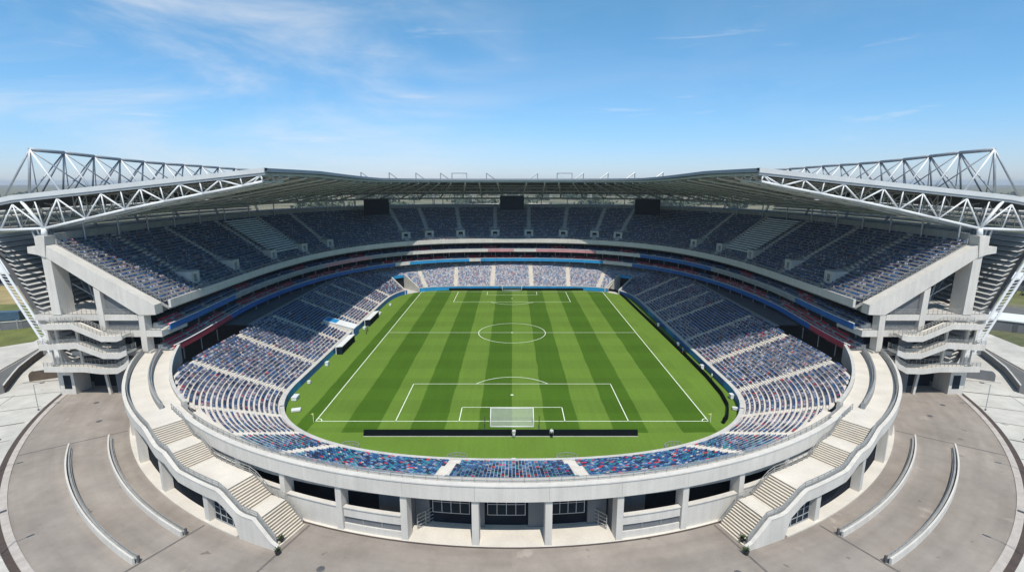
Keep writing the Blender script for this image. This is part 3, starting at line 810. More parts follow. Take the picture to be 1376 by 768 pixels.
# club tiers between the two stands
cl = thing('club_balconies', 'two narrow club balconies of red and blue seats with coloured fronts between the tiers', 'balcony')
COLR = ['b', 'r', 'b', 'l', 'b', 'r', 'r', 'l', 'w']
def zsweep(mb, prof, zfn, i0=0, i1=None, mi=None):
    i1 = nU if i1 is None else i1
    mb.sweep([[(*U(i, o), z+zfn(i)) for o, z in prof] for i in range(i0, i1)], mi=mi)
for lvl, (off, zf0) in enumerate(((.2, 9.3), (.5, 13.1))):
    def zfn(i, lvl=lvl):
        k = min(1, max(0, (-6-UP[i][1])/30)); k = k*k*(3-2*k)
        return -(1.35, .7)[lvl]*k
    zf = zf0
    mb = MB(); zsweep(mb, [(off+.25, zf-.35), (off+.25, zf), (9, zf+.05), (9, zf-.35)], zfn); mb.build('deck', M['concg'], cl)
    fm = MB(); seg = 0
    i = 0
    while i < nU-1:
        ln = random.choice((4, 6, 8, 10, 3)); j = min(nU-1, i+ln)
        fx = abs(UP[i][0])
        if lvl == 0:
            c = 0 if fx > 45 else random.choice((1, 3, 1))
            if UP[i][1] < -24: c = 2
        else:
            c = random.choice((0, 4, 5, 0, 5)) if fx > 45 else random.choice((4, 1, 3, 4))
            if UP[i][1] < -14: c = 0
        fm.sweep([[(*U(k, o), z+zfn(k)) for o, z in ((off, zf-.35), (off, zf+.85), (off+.22, zf+.85), (off+.22, zf-.35))] for k in range(i, j+1)], mi=c)
        i = j
    fm.build('balcony_front', [M['blue'], M['lblue'], M['redp'], M['concw'], M['pink'], M['concg']], cl)
    mb = MB(); zsweep(mb, [(off-.04, zf+.853), (off-.04, zf+.93), (off+.3, zf+.93), (off+.3, zf+.853)], zfn); mb.build('handrail', M['white'], cl)
    rows = 3
    tm = MB()
    for r in range(rows): zsweep(tm, [(off+.7+.9*r, zf+.05), (off+.7+.9*r, zf+.1+.42*r+.05), (off+1.6+.9*r-.003, zf+.1+.42*r+.05), (off+1.6+.9*r-.003, zf+.05)], zfn)
    tm.build('row_step', M['conc'], cl)
    for r in range(rows):
        o = off+.75+.9*r+.35; z = zf+.15+.42*r
        P = UP+UN*o; D = cum(P); n = int(D[-1]/.46); q = (np.arange(n)+.5)*D[-1]/n
        idx = np.clip(np.searchsorted(D, q)-1, 0, nU-2); fr = (q-D[idx])/(D[idx+1]-D[idx])
        X = P[idx]*(1-fr)[:, None]+P[idx+1]*fr[:, None]; NN = UN[idx]
        blk = (q/7.0).astype(int); ok = (q % 7.0) > 1.0
        sideblk = (X[:, 1] < 52)
        for x, nn, b, k, sd, ii in zip(X, NN, blk, ok, sideblk, idx):
            if not k: continue
            z = zf+.15+.42*r+zfn(int(ii))
            red = (lvl == 0 and (b*7 % 5) != 1) or (lvl == 1 and (b*3 % 4) == 0)
            SP.append((x[0], x[1], z)); SF.append(-nn); SW.append(1.12)
            SC.append(SEATN['red'] if red and rng.random() < .88 else SEATN[('navy', 'blue')[int(rng.integers(2))]] if not red else SEATN['lavender'])
mb = MB(); usweep(mb, [(8.5, 7.9), (8.5, 18), (8.8, 18), (8.8, 7.9)]); mb.build('glazed_back', M['glass'], cl)
for i in range(0, nU, 3):
    mb = MB(); mb.bar((*U(i, 8.4), 7.95), (*U(i, 8.4), 17.6), .25); mb.build('mullion', M['dsteel'], cl)
mb = MB()
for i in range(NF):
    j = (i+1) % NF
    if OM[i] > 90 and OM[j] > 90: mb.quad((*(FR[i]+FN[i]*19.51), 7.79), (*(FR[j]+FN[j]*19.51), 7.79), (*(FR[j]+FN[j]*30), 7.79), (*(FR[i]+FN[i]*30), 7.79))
mb.build('concourse_floor', M['dwall'], cl)  # dark colour paints in the shade under the club balconies
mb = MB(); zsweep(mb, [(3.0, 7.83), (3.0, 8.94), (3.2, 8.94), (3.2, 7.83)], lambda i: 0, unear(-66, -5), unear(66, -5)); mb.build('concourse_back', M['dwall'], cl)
for i in range(2, nU, 4):
    mb = MB(); mb.bar((*U(i, .6), 7.83 if UP[i][1] > -20 else 5.0), (*U(i, .6), 8.9 if UP[i][1] > -6 else 7.6), .2, n=6); mb.build('post', M['steel'], cl)
    mb = MB(); mb.bar((*U(i, 4.5), 9.36 if UP[i][1] > -8 else 8.1), (*U(i, 4.5), 12.74 if UP[i][1] > -8 else 12.1), .35, n=6); mb.build('post', M['concg'], cl)

# ------------------------------------------------------------------ end elevations (at both near ends of the upper stand)
Y0, Y1 = -39.6, -37.7
for s in (-1, 1):
    sd = SIDE[s]
    e = thing('end_frame', f'pale concrete end frame with raking beam and columns at the {sd} stand end', 'building frame', group='concrete end frames')
    X = lambda x: -s*x if False else s*abs(x)
    def P(poly): return [(s*abs(x), z) for x, z in poly]
    mb = MB(); mb.prism_y(P([(-87.0, 28.9), (-68.4, 17.5), (-68.4, 15.6), (-71.6, 15.5), (-87.4, 26.7)]), Y0, Y1+.3); mb.build('raking_beam', M['concw'], e)
    mb = MB(); mb.prism_y(P([(-88.8, 30.7), (-86.85, 30.7), (-87.1, 28.9), (-87.4, 26.7), (-88.8, 27.2), (-90.5, 27.5), (-90.4, 28.7), (-88.8, 28.7)]), Y0-.15, Y1+.5); mb.build('beam_head', M['concw'], e)
    mb = MB(); mb.sweep([[(s*x, y, z) for x, y in ((a, Y0+.1), (b, Y0+.1), (b-.2, Y1+1.3), (a, Y1+1.3))] for a, b, z in ((88.3, 86.6, 15.55), (88.3, 86.7, 27.0))]); mb.build('column', M['concw'], e)
    mb = MB(); mb.prism_y(P([(-79.6, 20.9), (-78.5, 20.2), (-78.4, 12.4), (-79.5, 12.4)]), Y0+.05, Y1); mb.build('column', M['concw'], e)
    mb = MB(); mb.prism_y(P([(-71.85, 15.4), (-70.75, 15.4), (-70.9, 8.2), (-72.0, 8.2)]), Y0+.05, Y1); mb.build('column', M['concw'], e)
    mb = MB(); mb.prism_y(P([(-78.38, 19.9), (-71.9, 15.55), (-78.38, 15.55)]), Y0+.9, Y1-.2); o = mb.build('infill_panel', M['gwall'], e); o['label'] = 'grey triangular wall panel under the raking beam'
    mb = MB(); mb.prism_y(P([(-78.35, 14.35), (-72.0, 14.35), (-72.0, 12.42), (-78.35, 12.42)]), Y0+.9, Y1-.2); mb.build('infill_panel', M['gwall'], e)
    mb = MB(); mb.prism_y(P([(-91.9, 15.5), (-72.05, 15.5), (-72.05, 14.4), (-91.9, 14.4)]), Y0+.2, Y1+14); mb.build('floor_slab', M['concw'], e)
    mb = MB(); mb.prism_y(P([(-80, 12.38), (-67.8, 12.38), (-67.8, 11.15), (-80, 11.15)]), Y0+.15, Y1+6); mb.build('floor_slab', M['concw'], e)
    mb = MB(); mb.prism_y(P([(-86, 8.15), (-70.5, 8.15), (-70.5, 7.3), (-86, 7.3)]), Y0+.2, Y1+9); mb.build('floor_slab', M['conc'], e)
    mb = MB(); rail(mb, [(s*x, Y0+.35, 15.5) for x in np.arange(91.8, 72, -.9)], 1.1, 1, .03, (1., .75, .5, .25)); mb.build('railing', M['rail'], e)
    mb = MB(); rail(mb, [(s*x, Y0+.3, 12.38) for x in np.arange(78, 68, -.9)], 1.0, 1, .03, (1., .75, .5, .25)); mb.build('railing', M['rail'], e)
    # slanted rail on the top of the beam, seats' end barrier
    mb = MB(); inf = MB()
    rail(mb, [(s*(87-18.5*k), Y1+.25, 28.9-11.3*k) for k in np.linspace(.02, 1, 22)], 1.1, 1, .035, (1., .7, .4)); mb.build('railing', M['steel'], e)
    # recess walls, coloured dark to paint in the shade behind the frame
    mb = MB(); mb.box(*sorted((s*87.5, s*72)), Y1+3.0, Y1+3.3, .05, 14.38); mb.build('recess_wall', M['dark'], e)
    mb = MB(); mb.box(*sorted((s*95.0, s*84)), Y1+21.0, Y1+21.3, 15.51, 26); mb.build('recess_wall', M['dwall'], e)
    for x, y in ((83.2, -31), (80.5, -24)):
        mb = MB(); mb.box(*sorted((s*x, s*(x-1.3))), y, y+1.3, 15.51, 22); mb.build('column', M['concg'], e)
    # inner props
    mb = MB(); mb.tube((s*84.0, -34, 15.6), (s*87.0, -33, 26), .16); mb.tube((s*81.0, -33.5, 15.6), (s*86.5, -36, 21), .12); mb.build('prop', M['steel'], e)
    # ground storey
    mb = MB(); mb.box(*sorted((s*87.8, s*84.9)), -41.2, -37.5, .02, 5.1); w = mb.build('ground_block', M['concw'], e)
    mb = MB(); mb.box(*sorted((s*86.9, s*85.5)), -41.26, -41.15, 1.2, 3.9); mb.build('window', M['glass'], w)
    mb = MB(); mb.box(*sorted((s*84.8, s*74.2)), -36.9, -36.6, .02, 5.1); mb.build('ground_wall', M['dark'], e)
    mb = MB(); mb.box(*sorted((s*77.2, s*74.0)), -40.6, -37.0, .02, 5.1); mb.build('ground_wall', M['gwall'], e)
    mb = MB(); mb.bar((s*78.3, -41.0, .02), (s*78.7, -41.0, 5.0), .45); mb.build('post', M['concw'], e)

    # ---------------- open stair tower in front of the end frame
    tw = thing('stair_tower', f'three zigzag concrete stair walkways stacked at the {sd} stand end', 'staircase', group='zigzag stair towers')
    def walk(lv, yf, w, name, zoff=0):
        # lv: list of (x,z) along the walkway, front edge at y=yf, width w
        mb = MB()
        secs = []
        for x, z in lv:
            secs.append([(s*x, yf+w, z-.55), (s*x, yf+w, z), (s*x, yf+.203, z), (s*x, yf+.203, z-.55)])
        mb.sweep(secs); o = mb.build('walkway', M['stair'], tw)
        mb = MB()
        mb.sweep([[(s*x, yf+a, z+b) for a, b in ((0, -.75), (0, .35), (.2, .35), (.2, -.75))] for x, z in lv])
        mb.build('walkway_front', M['concw'], tw)
        pts = []
        for i in range(len(lv)-1):
            (x0, z0), (x1, z1) = lv[i], lv[i+1]
            n = max(1, int(math.hypot(x1-x0, z1-z0)/.7))
            for k in range(n): pts.append((s*(x0+(x1-x0)*k/n), yf+.1, z0+(z1-z0)*k/n+.35))
        pts.append((s*lv[-1][0], yf+.1, lv[-1][1]+.35))
        mb = MB(); rail(mb, pts, .8, 1, .03, (1., .75, .5, .25)); mb.build('railing', M['rail'], tw)
        mb = MB(); rail(mb, [(x, yf+w-.05, z-.35) for x, _, z in pts], 1.0, 1, .03, (1., .7, .4)); mb.build('railing', M['rail'], tw)
    walk([(88.3, 14.2), (86.9, 14.2), (82.4, 14.3), (77.2, 11.9), (74.3, 11.9), (73.2, 12.3)], -42.6, 2.4, 'a')
    walk([(89.0, 10.2), (87.2, 10.3), (82.0, 10.6), (77.2, 8.6), (74.2, 8.6), (72.6, 9.3)], -42.8, 2.6, 'b')
    walk([(88.6, 6.0), (81.0, 6.0), (77.8, 5.6), (74.8, 5.7), (73.2, 6.6), (72.3, 7.5)], -43.0, 2.8, 'c')
    for x, y, z1 in ((87.2, -42.35, 13.4), (87.2, -40.6, 13.4), (83.4, -40.4, 13.4)):
        mb = MB(); mb.bar((s*(x-.2), y, 5.4), (s*x, y, z1), .42); mb.build('post', M['concw'], tw)
    mb = MB(); mb.box(*sorted((s*77.6, s*74.9)), -39.95, -39.7, 5.9, 11.1); mb.build('core_wall', M['dwall'], tw)  # wall colour darkened to paint in shade behind the walkways

# ================================================================== ROOF
def rin(t): x, y = sup(t, 45.6, 73, 4.0); return -x, -15+y
def rout(t): x, y = sup(t, 101, 116, 2.6); return -x, -15+y
RI, RO = [], []
for y in np.linspace(-38.5, -15, 16)[:-1]: RI.append((-45.6, y)); RO.append((-101, y))
for t in np.linspace(.003, math.pi/2, 110): RI.append(rin(t)); RO.append(rout(t))
RI = RI + [(-x, y) for x, y in RI[::-1]][1:]; RO = RO + [(-x, y) for x, y in RO[::-1]][1:]
RI = np.array(RI); RO = np.array(RO); NR = len(RI)
def zin(y): return float(np.interp(y, [-40, -12, 35, 80], [42.75, 42.75, 41.45, 41.25]))
KS = [0, .12, .3, .5, .7, .847, .93, .97, 1.0]
def roofz(i, k):
    z0 = zin(RI[i][1]); z1 = 37.8
    if k <= .847: return z0+(z1-z0)*k/.847
    return float(np.interp(k, [.847, .93, .97, 1.0], [z1, 36.9, 36.3, 35.4]))
def rp_(i, k, dz=0): p = RI[i]+(RO[i]-RI[i])*k; return (p[0], p[1], roofz(i, k)+dz)
roof = thing('stadium_roof', 'grey horseshoe roof with pale edge and exposed trusses over the stands', 'roof')
mb = MB()
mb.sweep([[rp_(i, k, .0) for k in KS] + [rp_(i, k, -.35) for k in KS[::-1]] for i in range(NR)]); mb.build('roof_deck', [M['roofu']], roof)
mb = MB()
mb.sweep([[rp_(i, -.006, .25), rp_(i, -.002, .25), rp_(i, -.002, -.45), rp_(i, -.006, -.45)] for i in range(NR)]); mb.build('inner_fascia', M['roofed'], roof)
mb = MB()
mb.sweep([[rp_(i, -.0015, .22), rp_(i, .03, .22), rp_(i, .03, .004), rp_(i, -.0015, .004)] for i in range(NR)]); mb.build('edge_flashing', M['steel'], roof)
mb = MB()
mb.sweep([[rp_(i, .012, -.45), rp_(i, .02, -.45), rp_(i, .02, -1.0), rp_(i, .012, -1.0)] for i in range(NR)]); mb.build('gutter', M['trussg'], roof)
for s in (-1, 1):
    i = 0 if s < 0 else NR-1
    mb = MB()
    ks = np.r_[np.linspace(-.006, .847, 20), [.88, .91, .94, .97, 1.0]]
    yy = -38.5
    mb.sweep([[(rp_(i, k)[0], yy-.35, rp_(i, k)[2]+.30), (rp_(i, k)[0], yy+.9, rp_(i, k)[2]+.30), (rp_(i, k)[0], yy+.9, rp_(i, k)[2]+.003), (rp_(i, k)[0], yy-.35, rp_(i, k)[2]-.55)] for k in ks])
    mb.build('gable_fascia', M['roofw'], roof)
    mb = MB()
    mb.sweep([[(rp_(i, k)[0], yy-.2, rp_(i, k)[2]-.50), (rp_(i, k)[0], yy+.2, rp_(i, k)[2]-.40), (rp_(i, k)[0], yy+.2, rp_(i, k)[2]-1.0), (rp_(i, k)[0], yy-.2, rp_(i, k)[2]-1.0)] for k in ks])
    mb.build('gable_underband', M['steel'], roof)
    # gable truss: front plane and a parallel one behind
    BC = [(-101, 31.2), (-96.0, 31.7), (-87.7, 32.0), (-79.6, 33.8), (-72.0, 35.5), (-64.5, 37.0), (-57.2, 38.4), (-49.7, 39.8), (-45.9, 40.6)]
    TC = [(-98.5, 35.3), (-92.8, 36.4), (-84.3, 37.5), (-76.0, 38.4), (-68.6, 39.3), (-61.2, 40.1), (-53.8, 40.9), (-46.1, 41.8)]
    for yy, m, nm in ((-38.5, M['white'], 'gable_truss'), (-34.0, M['trussg'], 'rear_gable_truss'), (-30.0, M['trussg'], 'rear_gable_truss')):
        mb = MB(); rr = .215 if yy < -36 else .15
        for a, b in zip(BC[:-1], BC[1:]): mb.tube((s*-a[0], yy, a[1]), (s*-b[0], yy, b[1]), rr*1.15, 8)
        g_ = mb.build(nm, m, roof, True)
        wb = MB()
        tp = lambda q: (s*-q[0], yy, q[1])
        for k in range(len(TC)):
            if k < len(BC)-1: wb.tube(tp(TC[k]), tp(BC[k]), rr*.72, 6); wb.tube(tp(TC[k]), tp(BC[k+1]), rr*.72, 6)
            mid = ((BC[k][0]+BC[min(k+1, len(BC)-1)][0])/2, (BC[k][1]+BC[min(k+1, len(BC)-1)][1])/2)
            wb.tube(tp(TC[k]), tp(mid), rr*.55, 6)
            if 0 < k: 
                tm_ = ((TC[k][0]+TC[k-1][0])/2, (TC[k][1]+TC[k-1][1])/2)
                wb.tube(tp(BC[k]), tp(tm_), rr*.55, 6)
        wb.build('web_members', m, g_, True)
    mb = MB(); mb.tube((s*87.8, -38.7, 30.6), (s*87.7, -38.5, 32.0), .5, 8); mb.tube((s*87.7, -38.5, 32.0), (s*91, -38.5, 37.0), .3, 8); mb.build('bearing_post', M['white'], roof, True)
    mb = MB()
    for a, b in zip(BC[1:], BC[1:]):
        mb.tube((s*-a[0], -38.5, a[1]), (s*-a[0], -34, a[1]), .12, 5); mb.tube((s*-a[0], -34, a[1]), (s*-a[0], -30, a[1]), .12, 5)
    mb.build('cross_ties', M['trussg'], roof)
# radial trusses
d = np.r_[0, np.cumsum(np.linalg.norm(np.diff(RI+(RO-RI)*.74, axis=0), axis=1))]
kb = .742
tid = sorted(set(int(np.argmin(np.abs(d-q))) for q in np.linspace(d[0]+13, d[-1]-13, 40)))
for i in tid:
    mb = MB(); n = 7
    pb = [rp_(i, .015, -1.2)]; kk = np.linspace(.015, kb, n+1)
    zb = np.linspace(rp_(i, .015)[2]-1.3, 33.6, n+1)
    bot = [(rp_(i, k)[0], rp_(i, k)[1], z) for k, z in zip(kk, zb)]
    top = [rp_(i, k, -.6) for k in kk]
    for a, b in zip(bot[:-1], bot[1:]): mb.tube(a, b, .27, 8)
    for a, b in zip(top[:-1], top[1:]): mb.tube(a, b, .17, 5)
    for k in range(n+1):
        if k < n: mb.tube(bot[k], top[k+1], .07, 4)
    mb.tube(bot[-1], rp_(i, .95, -.4), .16, 5)
    mb.build('roof_truss', M['trussg'], roof)
# ring girders
mb = MB()
def girder(k0, z0fn, r, step=2):
    idx = list(range(2, NR-2, step))
    pts_ = [(rp_(i, k0)[0], rp_(i, k0)[1], z0fn(i)) for i in idx]
    for a, b in zip(pts_[:-1], pts_[1:]): mb.tube(a, b, r, 6)
    return pts_
A = girder(kb, lambda i: 33.5, .38, 2); B = girder(kb, lambda i: roofz(i, kb)-.5, .15, 2)
for k in range(len(A)-1):
    mb.tube(A[k], B[k+1] if k % 2 else B[k], .07, 4); mb.tube(A[k], B[k], .06, 4)
for kq in (.18, .30, .55): girder(kq, lambda i: roofz(i, kq)-.9-3.2*kq, .09, 2)
C_ = girder(.42, lambda i: roofz(i, .42)-2.9, .16, 2); D_ = girder(.42, lambda i: roofz(i, .42)-.5, .10, 2)
for k in range(len(C_)-1): mb.tube(C_[k], D_[k+1] if k % 2 else D_[k], .06, 4)
mb.build('ring_girder', M['trussg'], roof)
# catwalk
mb = MB()
cw_i = list(range(2, NR-2))
for o, zz in ((.60, 34.9),):
    mb.sweep([[(rp_(i, o)[0], rp_(i, o)[1], zz), (rp_(i, o+.012)[0], rp_(i, o+.012)[1], zz), (rp_(i, o+.012)[0], rp_(i, o+.012)[1], zz-.15), (rp_(i, o)[0], rp_(i, o)[1], zz-.15)] for i in cw_i])
    rail(mb, [(rp_(i, o)[0], rp_(i, o)[1], zz) for i in cw_i], 1.0, 1, .04, (1., .5))
mb.build('catwalk', M['trussg'], roof)
# props standing on the back wall of the upper stand
for i in range(4, nU, 6):
    mb = MB(); mb.bar((*U(i, 19.4), 28.8), (*U(i, 19.4), 33.3), .35, n=6); mb.build('roof_prop', M['steel'], roof)

# ------------------------------------------------------------------ external roof trusses
for s in (-1, 1):
    t = thing('roof_truss', f'pale triangular steel truss standing on top of the {SIDE[s]} roof', 'truss', group='triangular trusses on the roof')
    Ys = [-38.3+7.2*k for k in range(13)]
    Zt = [46.3, 46.15, 45.8, 45.45, 45.2, 45.0, 44.9, 44.8, 44.6, 44.4, 44.2, 44.0, 43.8]
    def xo(y, x): 
        f = max(0, (y+15))/116
        return x*(1-f**2.6)**(1/2.6) if f < 1 else 0
    top = [(s*xo(y, 87.9), y, z) for y, z in zip(Ys, Zt)]
    zr = lambda x: 37.9+(abs(x)-92)*-.11
    ou = [(s*xo(y, 94.5), y, 37.3) for y in Ys]; inn = [(s*xo(y, 83.5), y, 38.6) for y in Ys]; md = [(s*xo(y, 89.5), y, 38.1) for y in Ys]
    mb = MB()
    for a, b in zip(top[:-1], top[1:]): mb.tube(a, b, .34, 8)
    mb.build('top_chord', M['steel'], t, True)
    mb = MB()
    for a, b in zip(ou[:-1], ou[1:]): mb.tube(a, b, .2, 6)
    for a, b in zip(inn[:-1], inn[1:]): mb.tube(a, b, .2, 6)
    mb.build('bottom_chord', M['steel'], t, True)
    for k, a in enumerate(top):
        mb = MB()
        mb.tube(a, md[k], .22 if k == 0 else .17, 7)
        mb.tube(a, ou[k], .17, 7)
        mb.build('post', M['steel'], t, True)
        if k+1 < len(top):
            w = MB(); w.tube(a, inn[k], .19, 7); w.tube(a, ou[k+1], .11, 6); w.build('brace', M['white'], t, True)
            w = MB(); w.tube(top[k+1], md[k], .15, 6); w.tube(a, inn[k+1], .12, 6); w.build('brace', M['steel'], t, True)
    mb = MB()
    for a, b in zip(ou, inn): mb.tube(a, b, .09, 5)
    mb.build('cross_ties', M['steel'], t)
# small frames on the far roof
def mast(x, y, h, w, brace, label, dirn):
    z = 39.8; o = thing('roof_mast', label, 'mast', (x, y, z), group='masts on the far roof edge')
    zt = 43.9-z
    mb = MB(); mb.tube((0, 0, 0), (0, 0, zt), .2, 6); mb.build('post', M['steel'], o)
    if w:
        mb = MB(); mb.tube((w, 0, 0), (w, 0, zt), .16, 6); mb.tube((-.15, 0, zt), (w+.15, 0, zt), .16, 6); mb.build('frame', M['steel'], o)
        mb = MB(); mb.tube((0 if dirn > 0 else w, 0, .2), (w if dirn > 0 else 0, 0, zt), .1, 5); mb.build('brace', M['white'], o)
    else:
        mb = MB(); mb.tube((0, 0, zt), (brace, -1, .9), .2, 5); mb.build('brace', M['steel'], o)
for s in (-1, 1):
    sd = SIDE[s]
    mast(s*21.2-3.0, 75, 0, 6.0, 0, f'white rectangular frame on the far roof left of centre' if s < 0 else 'white rectangular frame on the far roof right of centre', -s)
    for q, (px, y, nm) in enumerate(((10.3, 75, 'nearest the middle of the far roof'), (28.5, 73, 'just outside the rectangular frame'), (37.6, 69, 'second outward from the rectangular frame'), (46.5, 62.5, 'third outward from the rectangular frame'), (54.7, 54, 'outermost, near the roof corner'))):
        mast(s*px, y, 0, 0, -s*4.6, f'thin white braced mast on the {sd} side, {nm}', 0)

# ------------------------------------------------------------------ facade screens (leaning louvred outer walls)
def fo(z): return 23.6+(z-6.9)*.435
for s in (-1, 1):
    f = thing('facade_screen', f'leaning grey louvred outer wall carried by raking struts on the {SIDE[s]} side', 'facade', group='leaning louvred facades')
    i0, i1 = (1, nU//2-3) if s < 0 else (nU//2+4, nU-1)
    ids = list(range(i0, i1, 1))
    mb = MB()
    for zc in np.arange(2.5, 35.6, .95):
        secs = []
        use = [i for i in ids if zc < 30.5 or UP[i][1] < 35]
        for i in use:
            a = U(i, fo(zc)-.95); b = U(i, fo(zc+.55)+.05)
            secs.append([(*a, zc), (*b, zc+.62), (*b, zc+.56), (*a, zc-.06)])
        mb.sweep(secs)
    mb.build('louvres', M['louv'], f)
    mb = MB()
    mb.sweep([[(*U(i, fo(1)+.9), 1), (*U(i, fo(30)+.9), 30), (*U(i, fo(30)+1.05), 30), (*U(i, fo(1)+1.05), 1)] for i in ids]); mb.build('cladding', M['gwall'], f)
    fr = ids[::8] if s < 0 else ids[::-1][::8]
    for n, i in enumerate(fr):
        mb = MB()
        tdir = np.array((-UN[i][1], UN[i][0]))*.3
        if n == 0:
            fx = lambda z, o: (s*(66.7+fo(z)+o), -38.3, z)
            for o in (-.75, .75): mb.tube(fx(6.6, o), fx(36.0, o), .24, 8)
            for z in np.arange(7.2, 35.6, .62): mb.bar(fx(z, -.75), fx(z+.3, .75), .10)
        else:
            for sg in (-1, 1): mb.tube((*(U(i, fo(.5)-.9)+tdir*sg), .5), (*(U(i, fo(36)-.9)+tdir*sg), 36.), .18, 6)
        mb.build('raking_strut', M['white'] if n == 0 else M['steel'], f)
    i = fr[0]; mb = MB()
    mb.tube((*U(i, 25.6), 31.5), (*U(i, 23.8), 22.5), .22, 6); mb.tube((*U(i, 23.8), 22.5), (*U(i, 21.6), 17.0), .2, 6)
    mb.tube((*U(i, 24.6), 31.5), (*U(i, 22.9), 22.5), .18, 6); mb.tube((*U(i, 25), 20), (*U(i, 22), 18), .12, 6); mb.build('inner_strut', M['steel'], f)
    mb = MB(); mb.obox((s*89.8, -38.3), (1, 0), (0, 1), .5, .4, .02, 6.7); mb.build('strut_foot', M['concg'], f)

# ================================================================== SCOREBOARDS
def board(x, y, z0, z1, w, ang, label):
    o = thing('scoreboard', label, 'screen', (x, y, z0), group='hanging black scoreboards', rz=ang)
    mb = MB(); mb.box(-w/2, w/2, -.35, .35, 0, z1-z0); mb.build('cabinet', M['black'], o)
    mb = MB(); mb.box(-w/2+.2, w/2-.2, -.42, -.352, .3, z1-z0-.2); mb.build('screen', M['screen'], o)
    mb = MB()
    for sx_ in (-.35, .35): mb.bar((w*sx_, 0, z1-z0), (w*sx_, .3, z1-z0+4), .18)
    mb.build('hanger', M['dsteel'], o)
    mb = MB(); mb.bar((-w/2, -.3, -.1), (w/2, -.3, -.1), .12); mb.build('bottom_rail', M['dsteel'], o)
board(0, 66, 29.8, 35.2, 9.3, 0, 'black scoreboard hanging over the middle of the far stand')
board(-50.7, 58, 28.4, 34.2, 9.6, R_(38), 'black scoreboard hanging over the far left corner')
board(50.7, 58, 28.4, 34.2, 9.6, R_(-38), 'black scoreboard hanging over the far right corner')

# ================================================================== PITCH FURNITURE
def goal(s, label):
    o = thing('football_goal', label, 'goal', (0, s*52.5, .03), group='football goals')
    D = s*2.1; hw, h = 3.66, 2.44; r = .075
    for sx_ in (-1, 1):
        mb = MB(); mb.tube((sx_*hw, 0, 0), (sx_*hw, 0, h), r, 8); mb.build('goalpost', M['white'], o, True)
    mb = MB(); mb.tube((-hw-r, 0, h), (hw+r, 0, h), r, 8); mb.build('crossbar', M['white'], o, True)
    mb = MB()
    for sx_ in (-1, 1):
        mb.tube((sx_*hw, 0, h), (sx_*hw, D, .08), .08, 6); mb.tube((sx_*hw, 0, .05), (sx_*hw, D, .05), .05, 6)
    mb.tube((-hw, D, .06), (hw, D, .06), .09, 6); mb.build('back_frame', M['white'], o, True)
    mb = MB()
    n = 12
    for i in range(n):
        x0, x1 = -hw+2*hw*i/n, -hw+2*hw*(i+1)/n
        mb.quad((x0, 0, h), (x1, 0, h), (x1, D*.5, h*.48), (x0, D*.5, h*.48)); mb.quad((x0, D*.5, h*.48), (x1, D*.5, h*.48), (x1, D, .08), (x0, D, .08))
    for sx_ in (-1, 1): mb.add([(sx_*hw, 0, h), (sx_*hw, 0, .03), (sx_*hw, D, .06)], [(0, 1, 2)])
    mb.build('net', M['net'], o)
    for sx_ in (-1, 1):
        p = thing('net_pole', f'dark pole behind the {"near" if s < 0 else "far"} goal on its {SIDE[sx_]} side', 'pole', (sx_*4.55, s*55.2, .03), group='poles behind the goals')
        mb = MB(); mb.tube((0, 0, 0), (0, 0, 2.3), .07, 6); mb.build('shaft', M['dsteel'], p); mb = MB(); mb.tube((0, 0, 0), (0, 0, .12), .18, 8); mb.build('foot', M['dsteel'], p)
goal(-1, 'white football goal with net at the near end of the pitch')
goal(1, 'white football goal with net at the far end of the pitch')
for sx_ in (-1, 1):
    for sy in (-1, 1):
        o = thing('corner_flag', f'thin corner flag pole at the {"near" if sy < 0 else "far"} {SIDE[sx_]} corner of the pitch', 'corner flag', (sx_*34.25, sy*52.75, .03), group='corner flags')
        mb = MB(); mb.tube((0, 0, 0), (0, 0, 1.6), .05, 6); mb.build('pole', M['line'], o)
        mb = MB(); mb.prism_y([(.05, 1.6), (-sx_*.02-.42, 1.45), (.05, 1.2)], -.012, .012); mb.build('flag', M['yellow'], o)
# advertising boards
o = thing('advertising_board', 'long black board across the grass behind the near goal', 'advertising board')
mb = MB(); mb.sweep([[(-24.2, -57.2, .03), (-24.2, -57.3, .98), (-24.2, -57.55, .98), (-24.2, -57.85, .03)], [(20.5, -57.2, .03), (20.5, -57.3, .98), (20.5, -57.55, .98), (20.5, -57.85, .03)]]); mb.build('panel', M['black'], o)
mb = MB(); mb.box(-24.2, 20.5, -57.95, -57.87, .031, .12); mb.build('base_rail', M['conc'], o)
o = thing('advertising_board', 'continuous black board running along the right side of the pitch into its corner', 'advertising board')
lp = [(30, 54.6), (36, 54.0), (38.6, 52.3), (39.5, 49), (39.9, 40), (40.2, 20), (40.6, 0), (40.9, -20), (40.9, -33), (40.4, -42), (39.4, -47.3), (37.6, -51.3), (36.0, -53.4)]
P_ = resample(lp, 1.2); N_ = normals(P_)
mb = MB(); mb.sweep([[(*(P_[i]+N_[i]*a), z) for a, z in ((0, .03), (.0, 1.0), (.2, 1.0), (.35, .03))] for i in range(len(P_))]); mb.build('panel', M['black'], o)
o = thing('advertising_board', 'black board below the seats behind the far goal', 'advertising board')
mb = MB(); mb.box(-24, 29.4, 54.9, 55.2, .03, .85); mb.build('panel', M['black'], o)
